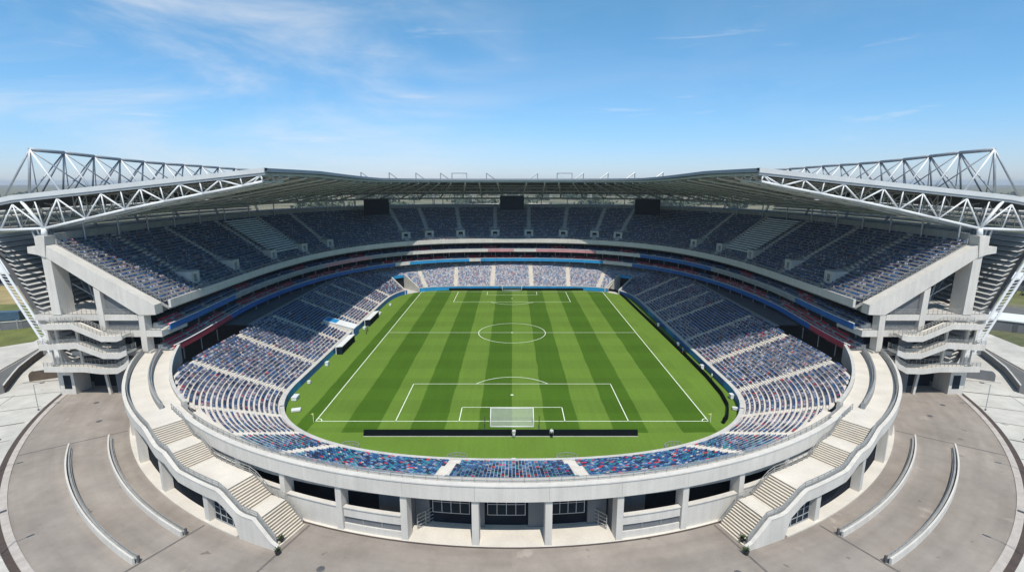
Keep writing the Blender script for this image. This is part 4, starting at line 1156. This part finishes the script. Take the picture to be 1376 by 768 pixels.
# dugouts
for y0, nm in ((-13.2, 'nearer white-roofed team dugout on the left touchline'), (11.0, 'farther white-roofed team dugout on the left touchline')):
    o = thing('dugout', nm, 'dugout', (-41.0, y0, .03), group='team dugouts'); L = 4.9
    prof = [(-1.2, 0), (-1.2, 1.9), (.5, 2.1), (.5, 1.98), (-1.05, 1.78), (-1.05, 0)]
    mb = MB(); mb.sweep([[(x, y, z) for x, z in prof] for y in (-L, L)]); mb.build('shell', M['roofwh'], o)
    mb = MB(); mb.box(.1, .16, -L+.1, L-.1, .1, 1.85); mb.build('glazing', M['black'], o)
    for sg in (-1, 1):
        mb = MB(); mb.prism_y([(-1.04, 0), (-1.04, 1.76), (.4, 1.95), (.4, 0)], sg*(L-.08)-.04, sg*(L-.08)+.04); mb.build('side_panel', M['glass'], o)
    mb = MB(); mb.box(-.9, -.4, -L+.3, L-.3, .35, .5); mb.box(-.95, -.85, -L+.3, L-.3, .5, 1.1); mb.build('bench', M['blue'], o)
# players' tunnel canopy
o = thing('player_tunnel', 'white tunnel canopy with blue end among the left lower seats', 'canopy')
mb = MB(); mb.sweep([[(x, y, z0), (x, y, z1)] for x, y, z0, z1 in ((-42.2, -3.9, .05, 2.2), (-50.1, -3.9, 2.5, 4.5), (-50.1, -.3, 2.5, 4.5), (-42.2, -.3, .05, 2.2))], closed=False, caps=False); mb.build('canopy_wall', M['concw'], o)
mb = MB(); mb.add([(-42.0, -4.0, 2.2), (-50.2, -4.0, 4.5), (-50.2, -.2, 4.5), (-42.0, -.2, 2.2), (-42.0, -4.0, 2.36), (-50.2, -4.0, 4.66), (-50.2, -.2, 4.66), (-42.0, -.2, 2.36)], [(3, 2, 1, 0), (4, 5, 6, 7), (0, 1, 5, 4), (1, 2, 6, 5), (2, 3, 7, 6), (3, 0, 4, 7)]); mb.build('canopy_roof', M['roofwh'], o)
mb = MB(); mb.add([(x, y, 2.37+(-42.0-x)*2.3/8.2+dz) for dz in (0, .05) for x, y in ((-46.9, -3.6), (-49.9, -3.6), (-49.9, -.6), (-46.9, -.6))], [(4, 5, 6, 7), (0, 1, 5, 4), (1, 2, 6, 5), (2, 3, 7, 6), (3, 0, 4, 7)]); mb.build('blue_panel', M['lblue'], o)
mb = MB(); mb.box(-42.05, -41.9, -3.6, -.6, .05, 2.1); mb.build('opening', M['blue'], o)
# equipment beside the wall
def crate(x, y, w, d_, h, label, rz=0):
    o = thing('equipment_case', label, 'case', (x, y, .03), group='white cases along the pitch wall', rz=rz)
    w, d_, h = w*.62, d_*.6, h*.68
    mb = MB(); mb.box(-w, w, -d_, d_, .12, h); mb.build('body', M['roofwh'], o)
    mb = MB(); mb.box(-w-.04, w+.04, -d_-.04, d_+.04, h+.001, h+.07); mb.build('lid', M['white'], o)
    mb = MB(); [mb.box(a*w*.8-.07, a*w*.8+.07, b*d_*.8-.07, b*d_*.8+.07, 0, .119) for a in (-1, 1) for b in (-1, 1)]; mb.build('castor', M['rubber'], o)
crate(-41.2, -43.6, .75, 1.5, 1.0, 'white case by the left wall where the near corner begins', .05)
crate(-39.0, -48.6, 1.2, .9, .5, 'low flat white case on the grass in the near left corner', .3)
crate(-41.6, -25.6, .5, .8, 1.3, 'upright white case below the stairway near the nearer dugout', 0)
crate(-41.6, -36.0, .45, .45, .9, 'small white case between the dugout and the near left corner', .2)
crate(-41.4, 3.2, .5, 1.0, .9, 'white case just beyond the tunnel canopy on the left', 0)
crate(-41.3, 19.5, .6, 1.2, .8, 'white case beyond the farther dugout on the left', 0)
crate(-40.6, 30.5, .5, .7, 1.0, 'white case far along the left wall', 0)
crate(41.9, -43.2, .5, .8, 1.3, 'upright white case by the right wall at the near corner', 0)
crate(40.6, -48.2, .9, .5, .7, 'low white case inside the near right corner', -.4)
crate(41.9, -27.8, .5, .7, 1.4, 'upright white case by the right wall below the middle stairway', 0)
crate(41.9, -11.6, .4, .6, 1.2, 'white case by the right wall below the blue seat block', 0)
crate(41.9, 6.0, .4, .6, 1.2, 'white case by the right wall beyond the halfway line', 0)
crate(0.25, -65.3, .45, .3, .5, 'little white case on the grass below the near centre wall', 0)
for x in (-8.4, 8.4, -24.5, 24.5):
    i = fnear(x, -66 if abs(x) < 10 else -63.6); p = FR[i]; n = FN[i]; t = np.array((-n[1], n[0]))
    o = thing('stair_gate', 'bowed steel barrier at the foot of the ' + {-8.4: 'near stairway just left of centre', 8.4: 'near stairway just right of centre', -24.5: 'near stairway on the far left curve', 24.5: 'near stairway on the far right curve'}[x], 'barrier', group='bowed barriers at the foot of near stairways')
    mb = MB(); pts_ = []
    for a in np.linspace(0, math.pi, 9): pts_.append((*(p+t*1.5*math.cos(a)-n*(.15+1.0*math.sin(a))), .03))
    rail(mb, pts_, 1.5, 1, .035, (1., .66, .33)); mb.build('railing', M['rail'], o)
# people
def person(x, y, z, rz, label, shirt, trousers, lean=0, sit=False):
    o = thing('person', label, 'person', (x, y, z), rz=rz)
    mb = MB()
    def loft(secs, n=8):
        rows = []
        for cx, cy, cz, rx, ry in secs: rows.append([(cx+rx*math.cos(2*math.pi*k/n), cy+ry*math.sin(2*math.pi*k/n), cz) for k in range(n)])
        mb.sweep(rows)
    for sg in (-1, 1):
        mb.cur = 1
        loft([(sg*.10, 0, .06, .055, .06), (sg*.11, 0, .45, .062, .07), (sg*.10, 0, .88, .095, .10)])
        mb.cur = 3; loft([(sg*.10, .05, 0, .05, .13), (sg*.10, .04, .07, .05, .11)])
        mb.cur = 0; loft([(sg*.27, .02, .80, .04, .04), (sg*.26, 0, 1.1, .045, .05), (sg*.20, 0, 1.42, .06, .07)])
        mb.cur = 2; loft([(sg*.27, .04, .66, .025, .04), (sg*.27, .03, .80, .035, .045)])
    mb.cur = 0; loft([(0, 0, .84, .17, .12), (0, 0, 1.1, .16, .11), (0, 0, 1.38, .21, .12), (0, 0, 1.48, .10, .08)])
    mb.cur = 2; loft([(0, 0, 1.46, .055, .06), (0, .01, 1.54, .055, .06), (0, .02, 1.60, .075, .095), (0, .01, 1.68, .08, .10), (0, 0, 1.74, .06, .08)])
    mb.cur = 3; loft([(0, -.01, 1.66, .085, .105), (0, -.01, 1.74, .07, .09), (0, -.01, 1.79, .03, .04)])
    mb.build('body', [shirt, trousers, M['skin'], M['rubber']], o, True)
M['skin'] = mat('skin', (.42, .27, .20), .6)
person(.3, -58.4, .03, 0, 'person in white standing by the black board behind the near goal', M['roofwh'], M['roofwh'])
person(6.4, -58.3, .03, 2.9, 'person in white shirt and dark trousers right of the near goal', M['roofwh'], M['black'])
person(41.6, -34.2, .03, 1.2, 'person in white top standing by the right pitch wall', M['roofwh'], M['black'])
person(40.9, -18.0, .03, 1.6, 'person in blue and red beside the right pitch wall', M['blue'], M['redp'])
person(-39.6, -1.4, .03, -1.2, 'person in dark clothes in front of the tunnel canopy', M['dsteel'], M['black'])
person(-39.9, 1.0, .03, -1.6, 'person in blue next to the tunnel canopy mouth', M['blue'], M['black'])
for (x, y), nm in (((-20.5, -86.6), 'left of centre before the white curved wall'), ((-28.8, -88.6), 'farther left towards the stair foot'), ((3.2, -88.0), 'in front of the middle column'), ((24.0, -87.2), 'right of centre towards the right stairs'), ((-71.5, -52.5), 'on the left between kerb and ramp'), ((-78, -45), 'on the far left beside the plaza kerb'), ((74, -50.5), 'on the right between kerb and ramp'), ((80, -46), 'on the far right beside the plaza kerb')):
    o = thing('manhole_cover', f'small dark manhole cover in the asphalt, {nm}', 'manhole cover', (x, y, .012), group='manhole covers in the plaza')
    mb = MB(); mb.tube((0, 0, 0), (0, 0, .012), .36, 18); mb.build('lid', M['dsteel'], o); mb = MB(); mb.tube((0, 0, 0), (0, 0, .008), .46, 18); mb.build('rim', M['joint'], o)
# black planters / bins at the stair feet
for s in (-1, 1):
    for p, R, nm in ((19.35, 78.6, 'outside'), (20.2, 76.9, 'inside')):
        c = ring(s*p, R, .01)
        o = thing('planter', f'small dark plant pot {nm} the parapet end at the foot of the {"left" if s > 0 else "right"} stairs', 'plant pot', c, group='plant pots at the stair feet')
        mb = MB(); mb.sweep([[(r*math.cos(2*math.pi*k/10), r*math.sin(2*math.pi*k/10), z) for k in range(10)] for r, z in ((.22, 0), (.32, .45), (.34, .5), (.27, .5), (.25, .42))]); mb.build('pot', M['rubber'], o)
        mb = MB()
        for k in range(26):
            a = random.uniform(0, 6.28); e_ = random.uniform(.3, 1.4); l = random.uniform(.3, .75)
            d_ = np.array((math.cos(a)*math.cos(e_), math.sin(a)*math.cos(e_), math.sin(e_)))*l; b0 = np.array((0, 0, .44)); t_ = np.array((-math.sin(a), math.cos(a), 0))*.05
            mb.add([b0-t_*.5, b0+d_*.55-t_*1.4, b0+d_, b0+d_*.55+t_*1.4], [(0, 1, 2, 3)])
        mb.build('leaves', M['hedge'], o)

# ================================================================== LAMP POSTS
for s in (-1, 1):
    for p, nm in ((37.2, 'nearest the camera'), (51.2, 'middle of three'), (66.2, 'farthest, near the stair tower')):
        c = ring(s*p, 93.9, .0)
        sd = 'left' if s > 0 else 'right'
        o = thing('street_lamp', f'slim dark street lamp by the {sd} plaza kerb, {nm}', 'street lamp', c, group='street lamps round the plaza')
        u = np.array((0, CY0))-np.array(c[:2]); u = u/np.linalg.norm(u)
        mb = MB(); mb.tube((0, 0, 0), (0, 0, 5.0), .055, 7); mb.build('pole', M['steel'], o)
        mb = MB(); mb.tube((0, 0, 0), (0, 0, .25), .14, 8); mb.build('base', M['dsteel'], o)
        mb = MB(); mb.tube((0, 0, 4.95), (u[0]*1.0, u[1]*1.0, 5.1), .04, 6); mb.build('arm', M['steel'], o)
        mb = MB(); mb.obox((u[0]*1.25, u[1]*1.25), u, (-u[1], u[0]), .33, .12, 5.04, 5.17); mb.build('lamp_head', M['dsteel'], o)

# ================================================================== SURROUNDINGS
def road_mat(): return mat('road asphalt', (.12, .118, .115), .9, .10, .2, fine=.08)
rm = road_mat()
for s in (-1, 1):
    poly = [(101.5, -45), (99.6, -40.6), (106.4, -30.4), (112.0, -18.5), (119, 2), (131, 36), (150, 90), (158, 88), (139, 34), (126, 2), (117.6, -11.8), (111.7, -29.1), (109, -45)]
    if s < 0: poly = poly[::-1]
    mb = MB(); mb.add([(s*x, y, .010) for x, y in poly], [tuple(range(len(poly)))]); struct(mb.build('road', rm))
    o = thing('retaining_wall', f'long dark kinked retaining wall along the side road on the {SIDE[s]}', 'wall', group='side road walls')
    pl = [(99.7, -40.4), (104.0, -34), (106.3, -30.4), (109.5, -24), (112.0, -18.5)]
    mb = MB(); mb.sweep([[(s*(x+a), y+a*.5, z) for a, z in ((-.2, .01), (-.2, 1.5), (.2, 1.5), (.2, .01))] for x, y in pl]); mb.build('wall', M['rust'] if s < 0 else M['gwall'], o)
    mb = MB(); mb.sweep([[(s*(x+a), y+a*.5, z) for a, z in ((-.27, 1.503), (-.27, 1.65), (.27, 1.65), (.27, 1.503))] for x, y in pl]); mb.build('coping', M['conc'], o)
    o = thing('wing_wall', f'short dark round-ended wall beside the facade strut foot on the {SIDE[s]}', 'wall', group='round-ended wing walls')
    prof = [(0, 0)] + [(.9-.9*math.cos(t), 1.2+.9*math.sin(t)) for t in np.linspace(0, math.pi/2, 7)] + [(6.2, 2.1), (6.2, 0)]
    a = np.array((100.2, -34.6)); dv = np.array((-7.2, 4.0)); dv = dv/np.linalg.norm(dv); nv = np.array((-dv[1], dv[0]))
    mb = MB(); mb.sweep([[(s*(a+dv*q+nv*w)[0], (a+dv*q+nv*w)[1], z+.01) for q, z in prof] for w in (-.25, .25)]); mb.build('wall', M['rust'] if s < 0 else M['gwall'], o)
    mb = MB(); mb.sweep([[(s*(a+dv*q+nv*w)[0], (a+dv*q+nv*w)[1], 2.113+b) for w, b in ((-.3, 0), (-.3, .12), (.3, .12), (.3, 0))] for q in (.9, 6.2)]); mb.build('coping', M['conc'], o)
# kerb along the road
for s in (-1, 1):
    mb = MB(); pl = [(109, -45), (111.9, -29.1), (117.8, -11.8), (126.2, 2)]
    mb.sweep([[(s*(x+a), y, z) for a, z in ((0, .01), (0, .13), (.35, .13), (.35, .01))] for x, y in pl]); struct(mb.build('road_kerb', M['joint']))
# left: grass, boundary wall, container, pale roofed hall
sheet('lawn', [(-124.5, -8), (-133.5, -17.5), (-175, -32), (-190, 30), (-140, 36), (-134, 20)], .012, mat('green lawn', (.125, .14, .035), .95, .25, .15, fine=.2, fscale=2.))
sheet('dry_field', [(-140, 37), (-192, 30), (-215, 8), (-330, 40), (-320, 140), (-150, 120)], .008, mat('dry yellow grass', (.30, .235, .105), .95, .25, .1, fine=.2, fscale=2.))
o = thing('boundary_wall', 'grey panelled boundary wall across the grass left of the stadium', 'wall')
bl = [(-172, -8), (-150, -1), (-138, 4), (-131, 12)]
mb = MB()
for a, b in zip(bl[:-1], bl[1:]): mb.bar((*a, 1.1), (*b, 1.1), .22, 2.2)
mb.build('panel', M['gwall'], o)
mb = MB()
for a, b in zip(bl[:-1], bl[1:]): mb.bar((*a, 2.28), (*b, 2.28), .45, .14)
mb.build('coping', M['conc'], o)
mb = MB()
Pb = resample(bl, 4.)
for p in Pb: mb.bar((p[0], p[1], 0), (p[0], p[1], 2.6), .4)
mb.build('pier', M['concg'], o)
def container(x, y, rz, label, m, grp=None):
    o = thing('shipping_container', label, 'container', (x, y, 0), rz=rz, group=grp)
    mb = MB(); mb.box(-6, 6, -1.2, 1.2, .15, 2.75)
    for k in np.arange(-5.7, 5.8, .6): mb.box(k, k+.3, -1.26, -1.201, .35, 2.55)
    mb.build('body', m, o)
    mb = MB(); [mb.box(sx_*5.9-.1, sx_*5.9+.1, -1.28, 1.28, 0, 2.82) for sx_ in (-1, 1)]; mb.build('corner_frame', m, o)
    mb = MB(); mb.box(6.0, 6.06, -1.1, 1.1, .2, 2.65); mb.build('door', M['dsteel'], o)
container(-153, 12, .25, 'weathered blue shipping container behind the grey wall on the left', M['contb'])
o = thing('low_building', 'long low hall with white roof at the left edge beyond the dry field', 'building')
mb = MB(); mb.box(-262, -196, 64, 84, 0, 5); mb.build('wall', M['dwall'], o); mb = MB(); mb.prism_y([(-264, 5.001), (-264, 5.5), (-229, 8.0), (-194, 5.5), (-194, 5.001)], 62, 86); mb.build('roof', M['roofwh'], o)
for x in range(-258, -200, 9): mb = MB(); mb.box(x, x+4, 63.9, 63.99, 1, 3.5); mb.build('window', M['glass'], o)
# right: white-roofed wall block, road beyond, hedge, hall
o = thing('low_building', 'low grey block with flat white roof beside the right side road', 'building')
pl = [(124.5, 9.5), (152, -9), (158, -1), (130.5, 18)]
mb = MB(); mb.prism_z(pl, 0, 2.9); mb.build('wall', M['gwall'], o)
cx_, cy_ = np.mean(pl, axis=0)
mb = MB(); mb.prism_z([(cx_+(x-cx_)*1.03, cy_+(y-cy_)*1.06) for x, y in pl], 2.903, 3.2); mb.build('roof', M['roofwh'], o)
for k in (.2, .5, .8):
    mb = MB(); a = np.array(pl[0])+(np.array(pl[1])-np.array(pl[0]))*k; dv = np.array((27.5, -18.5))/33.1; nv = np.array((-dv[1], dv[0]))
    mb.obox(a-nv*.03, dv, nv, .5, .04, .05, 2.2); mb.build('door', M['dsteel'], o)
sheet('far_road', [(128, 40), (220, -18), (224, -8), (132, 50)], .006, rm)
sheet('verge', [(134, 56), (230, -4), (250, 22), (150, 84)], .004, mat('roadside grass', (.13, .135, .045), .95, .25, .15, fine=.2, fscale=2.))
o = thing('low_building', 'long low hall with white roof at the right edge behind the hedge', 'building')
mb = MB(); mb.prism_z([(178, 62), (262, 12), (270, 26), (186, 76)], 0, 4.4); mb.build('wall', M['dwall'], o)
mb = MB(); mb.prism_z([(176.5, 62), (262, 10.5), (271.5, 26), (186, 77.5)], 4.403, 5.0); mb.build('roof', M['roofwh'], o)
o = thing('street_lamp', 'pale street lamp standing on the verge beyond the right side road', 'street lamp', (150, 45, 0))
mb = MB(); mb.tube((0, 0, 0), (0, 0, 8), .12, 7); mb.build('pole', M['white'], o); mb = MB(); mb.tube((0, 0, 8), (1.4, -.6, 8.3), .07, 6); mb.build('arm', M['white'], o)

def leafcloud(mb, c, rx, ry, rz, n, size):
    for _ in range(n):
        v = rng.normal(size=3); v /= np.linalg.norm(v); v *= rng.random()**.4
        p = np.array(c)+v*(rx, ry, rz)
        a = rng.normal(size=3); a /= np.linalg.norm(a); b = np.cross(a, rng.normal(size=3)); b /= np.linalg.norm(b)
        s_ = size*rng.uniform(.6, 1.4)
        mb.add([p-a*s_, p+b*s_*.6, p+a*s_, p-b*s_*.6], [(0, 1, 2, 3)])
hm = MB()
o = thing('hedge', 'dense dark green hedge between the road and the hall on the right', 'hedge')
for k in np.linspace(0, 1, 26):
    leafcloud(hm, (162+(248-162)*k+random.uniform(-1, 1), 60-(60-9)*k, 1.3), 2.6, 1.6, 1.5+random.random()*.8, 170, .32)
hm.build('foliage', M['hedge'], o)
hm = MB()
for k in np.linspace(0, 1, 26): hm.tube((162+86*k, 60-51*k, 0), (162+86*k, 60-51*k, 1.4), .08, 5)
hm.build('stem', M['bark'], o)
def tree(x, y, h, label):
    o = thing('tree', label, 'tree', (x, y, 0), group='trees around the stadium')
    mb = MB(); mb.sweep([[(r*math.cos(2*math.pi*k/8), r*math.sin(2*math.pi*k/8), z) for k in range(8)] for r, z in ((.3, 0), (.2, h*.3), (.08, h*.8))])
    for k in range(4):
        a = random.uniform(0, 6.28); mb.tube((0, 0, h*(.3+.08*k)), (math.cos(a)*h*.22, math.sin(a)*h*.22, h*(.5+.08*k)), .07, 5)
    mb.build('trunk', M['bark'], o)
    mb = MB()
    for k in range(9):
        a = random.uniform(0, 6.28); r = random.uniform(0, h*.26)
        leafcloud(mb, (math.cos(a)*r, math.sin(a)*r, h*random.uniform(.42, .88)), h*.16, h*.16, h*.13, 150, h*.035)
    mb.build('crown', M['hedge'], o)
tl = [(-170, 70, 9, 'tree behind the dry field at the left edge, taller one'), (-150, 34, 6, 'small tree near the blue container on the left'), (196, 36, 8, 'tree rising from the hedge on the right, nearer one'), (226, 52, 9, 'tree behind the white roofed hall on the right'), (252, 42, 8, 'tree at the right edge behind the white roofed hall')]
for t_ in tl: tree(*t_)
# far wood and town on the horizon
wm = MB()
for k in range(230):
    a = R_(random.uniform(-62, 62)); d_ = random.uniform(700, 2200)
    x, y = d_*math.sin(a), d_*math.cos(a)-130
    if abs(x) < 160 and y < 500: continue
    leafcloud(wm, (x, y, 4), random.uniform(14, 40), 12, random.uniform(5, 10), 90, 4.0)
o = wm.build('far_woodland', mat('distant foliage', (.065, .085, .05), .95, .3, .02)); o['kind'] = 'stuff'; o['label'] = 'hazy far woodland along the horizon'; o['category'] = 'woodland'
k = 0
for s, lst in ((-1, [(-900, 1200), (-760, 1300), (-1010, 1150)]), (1, [(640, 560), (668, 575), (700, 552), (736, 580), (612, 590), (770, 560)])):
    for x, y in lst:
        h = random.uniform(12, 20); w = random.uniform(9, 15)
        nm = ['widest', 'squat', 'tallest', 'narrow', 'first', 'last'][k % 6]; k += 1
        o = thing('town_house', f'distant pale town house on the {SIDE[s]} horizon', 'house', (x, y, 0), group=f'distant houses on the {SIDE[s]} horizon')
        mb = MB(); mb.box(-w, w, -w*.7, w*.7, 0, h); mb.build('wall', random.choice((M['conc'], M['concw'], M['kerb'])), o)
        mb = MB(); mb.prism_y([(-w-.5, h+.01), (0, h+4), (w+.5, h+.01)], -w*.7-.5, w*.7+.5); mb.build('roof', M['kerb'], o)
        for xx in np.linspace(-w*.7, w*.7, 4):
            for zz in np.arange(2, h-2, 3.2): mb = MB(); mb.box(xx-.9, xx+.9, -w*.7-.06, -w*.7-.01, zz, zz+1.8); mb.build('window', M['glass'], o)

# ================================================================== SEATS: individual centre block, the rest as one mass
central.sort(key=lambda c: (-c[0], c[1][0]))
rows_used = sorted(set(c[0] for c in central), reverse=True)
nind = max(sum(1 for c in central if c[0] >= r) for r in rows_used if sum(1 for c in central if c[0] >= r) <= 300)
ind = central[:nind]
for c in central[nind:]: SP.append(c[1]); SF.append(c[2]); SC.append(c[3]); SW.append(1.)
sm_cache = {}
ordn = ['back', 'second', 'third', 'fourth', 'fifth', 'sixth', 'seventh', 'eighth', 'ninth', 'tenth', 'eleventh', 'twelfth']
for r, pos, fw, c in ind:
    if c not in sm_cache:
        me = bpy.data.meshes.new('seat_'+SEATC[c][0].replace(' ', '_')); me.from_pydata([tuple(v) for v in TV], [], [tuple(int(q) for q in f) for f in TF]); me.materials.append(SEATM[c]); me.update(); sm_cache[c] = me
    o = bpy.data.objects.new('stadium_seat', sm_cache[c]); COL.objects.link(o)
    o.location = pos; o.rotation_euler = (0, 0, math.atan2(-fw[0], fw[1]))
    k = rows_used.index(r)
    rw = 'back row' if k == 0 else ordn[k]+' row from the back'
    tag(o, f'{SEATC[c][0]} plastic seat in the {rw} of the near centre block', 'seat', 'seats of the near centre block')
o = seats_mesh('stadium_seats', SP, SF, SC, SW)
o['kind'] = 'stuff'; o['label'] = 'all other rows of plastic seats around the bowl'; o['category'] = 'seats'
print('seats', len(SP), 'individual', len(ind))

hz = MB(); hz.box(-6100, 6100, -700, 9100, -1.5, 50)
hm_ = bpy.data.materials.new('haze air'); hm_.use_nodes = True; nt = hm_.node_tree; nt.nodes.remove(nt.nodes['Principled BSDF'])
pv = nd(nt, 'ShaderNodeVolumePrincipled'); pv.inputs['Color'].default_value = (.82, .90, 1.0, 1); pv.inputs['Density'].default_value = .00013; pv.inputs['Anisotropy'].default_value = .2
nt.links.new(pv.outputs['Volume'], nt.nodes['Material Output'].inputs['Volume'])
o = hz.build('haze', hm_); o['kind'] = 'stuff'

# ================================================================== LIGHT, SKY, CAMERA
EL = 62
w = bpy.data.worlds.new('World'); S.world = w; w.use_nodes = True; nt = w.node_tree; L = nt.links
bg = nt.nodes['Background']; bg.inputs['Strength'].default_value = .092
sky = nd(nt, 'ShaderNodeTexSky', sky_type='NISHITA'); sky.sun_disc = False; sky.sun_elevation = R_(EL); sky.sun_rotation = R_(171)
sky.air_density = 1.0; sky.dust_density = .3; sky.ozone_density = 4.0; sky.altitude = 100
tc = nd(nt, 'ShaderNodeTexCoord')
def cloud(scale, mscale, rot, lo, hi, amt):
    mp = nd(nt, 'ShaderNodeMapping'); mp.inputs['Scale'].default_value = mscale; mp.inputs['Rotation'].default_value = rot
    L.new(tc.outputs['Generated'], mp.inputs['Vector'])
    n = nd(nt, 'ShaderNodeTexNoise'); n.inputs['Scale'].default_value = scale; n.inputs['Detail'].default_value = 9; n.inputs['Roughness'].default_value = .58; n.inputs['Distortion'].default_value = .5
    L.new(mp.outputs['Vector'], n.inputs['Vector'])
    q = nd(nt, 'ShaderNodeMapRange', interpolation_type='SMOOTHSTEP'); q.inputs['From Min'].default_value = lo; q.inputs['From Max'].default_value = hi; q.inputs['To Max'].default_value = amt
    L.new(n.outputs['Fac'], q.inputs['Value']); return q.outputs['Result']
c1 = cloud(2.1, (1, 1.2, 4.2), (.1, .12, .2), .37, .78, .85)
c2 = cloud(5.2, (.8, 1., 7.5), (.0, -.25, .4), .61, .80, .34)
# more cirrus on the left half
sp = nd(nt, 'ShaderNodeSeparateXYZ'); L.new(tc.outputs['Generated'], sp.inputs[0])
lf = nd(nt, 'ShaderNodeMapRange'); lf.inputs['From Min'].default_value = -.45; lf.inputs['From Max'].default_value = .05; lf.inputs['To Min'].default_value = 1.; lf.inputs['To Max'].default_value = .12
L.new(sp.outputs['X'], lf.inputs['Value'])
mu = nd(nt, 'ShaderNodeMath', operation='MULTIPLY'); L.new(c1, mu.inputs[0]); L.new(lf.outputs['Result'], mu.inputs[1])
ad = nd(nt, 'ShaderNodeMath', operation='ADD', use_clamp=True); L.new(mu.outputs[0], ad.inputs[0]); L.new(c2, ad.inputs[1])
sky_grade = nd(nt, 'ShaderNodeMix', data_type='RGBA', blend_type='MULTIPLY'); sky_grade.inputs[0].default_value = 1.
L.new(sky.outputs['Color'], sky_grade.inputs[6])
gr = nd(nt, 'ShaderNodeValToRGB'); gr.color_ramp.interpolation = 'B_SPLINE'
L.new(sp.outputs['Z'], gr.inputs['Fac'])
e = gr.color_ramp.elements; e[0].position = 0.0; e[0].color = (.62, .70, 1.0, 1); e[1].position = .36; e[1].color = (.56, 1.0, 1.42, 1)
m_ = gr.color_ramp.elements.new(.10); m_.color = (.60, .80, 1.25, 1)
gs = nd(nt, 'ShaderNodeVectorMath', operation='SCALE'); gs.inputs['Scale'].default_value = 1.35
L.new(gr.outputs['Color'], gs.inputs[0]); L.new(gs.outputs['Vector'], sky_grade.inputs[7])
mx = nd(nt, 'ShaderNodeMix', data_type='RGBA'); mx.inputs[7].default_value = (7.6, 7.9, 8.4, 1)
L.new(ad.outputs[0], mx.inputs[0]); L.new(sky_grade.outputs[2], mx.inputs[6]); L.new(mx.outputs[2], bg.inputs['Color'])

sd_ = bpy.data.lights.new('sun', 'SUN'); sd_.energy = 3.9; sd_.angle = R_(.5); sd_.color = (1, .94, .845)
so = bpy.data.objects.new('sun', sd_); COL.objects.link(so); so.rotation_euler = (R_(90-EL), 0, R_(9)); so.location = (0, -200, 300)

cd = bpy.data.cameras.new('camera'); cd.sensor_width = 36; cd.lens = 36*680/1376; cd.clip_end = 20000; cd.clip_start = .5
co = bpy.data.objects.new('camera', cd); COL.objects.link(co); co.location = (0, -133.6, 40.6); co.rotation_euler = (R_(90)-math.asin(140/694), 0, 0)
S.camera = co
S.view_settings.view_transform = 'Standard'; S.view_settings.look = 'None'; S.view_settings.exposure = 0.25; S.view_settings.gamma = 1
S.render.resolution_x = 1024; S.render.resolution_y = 571
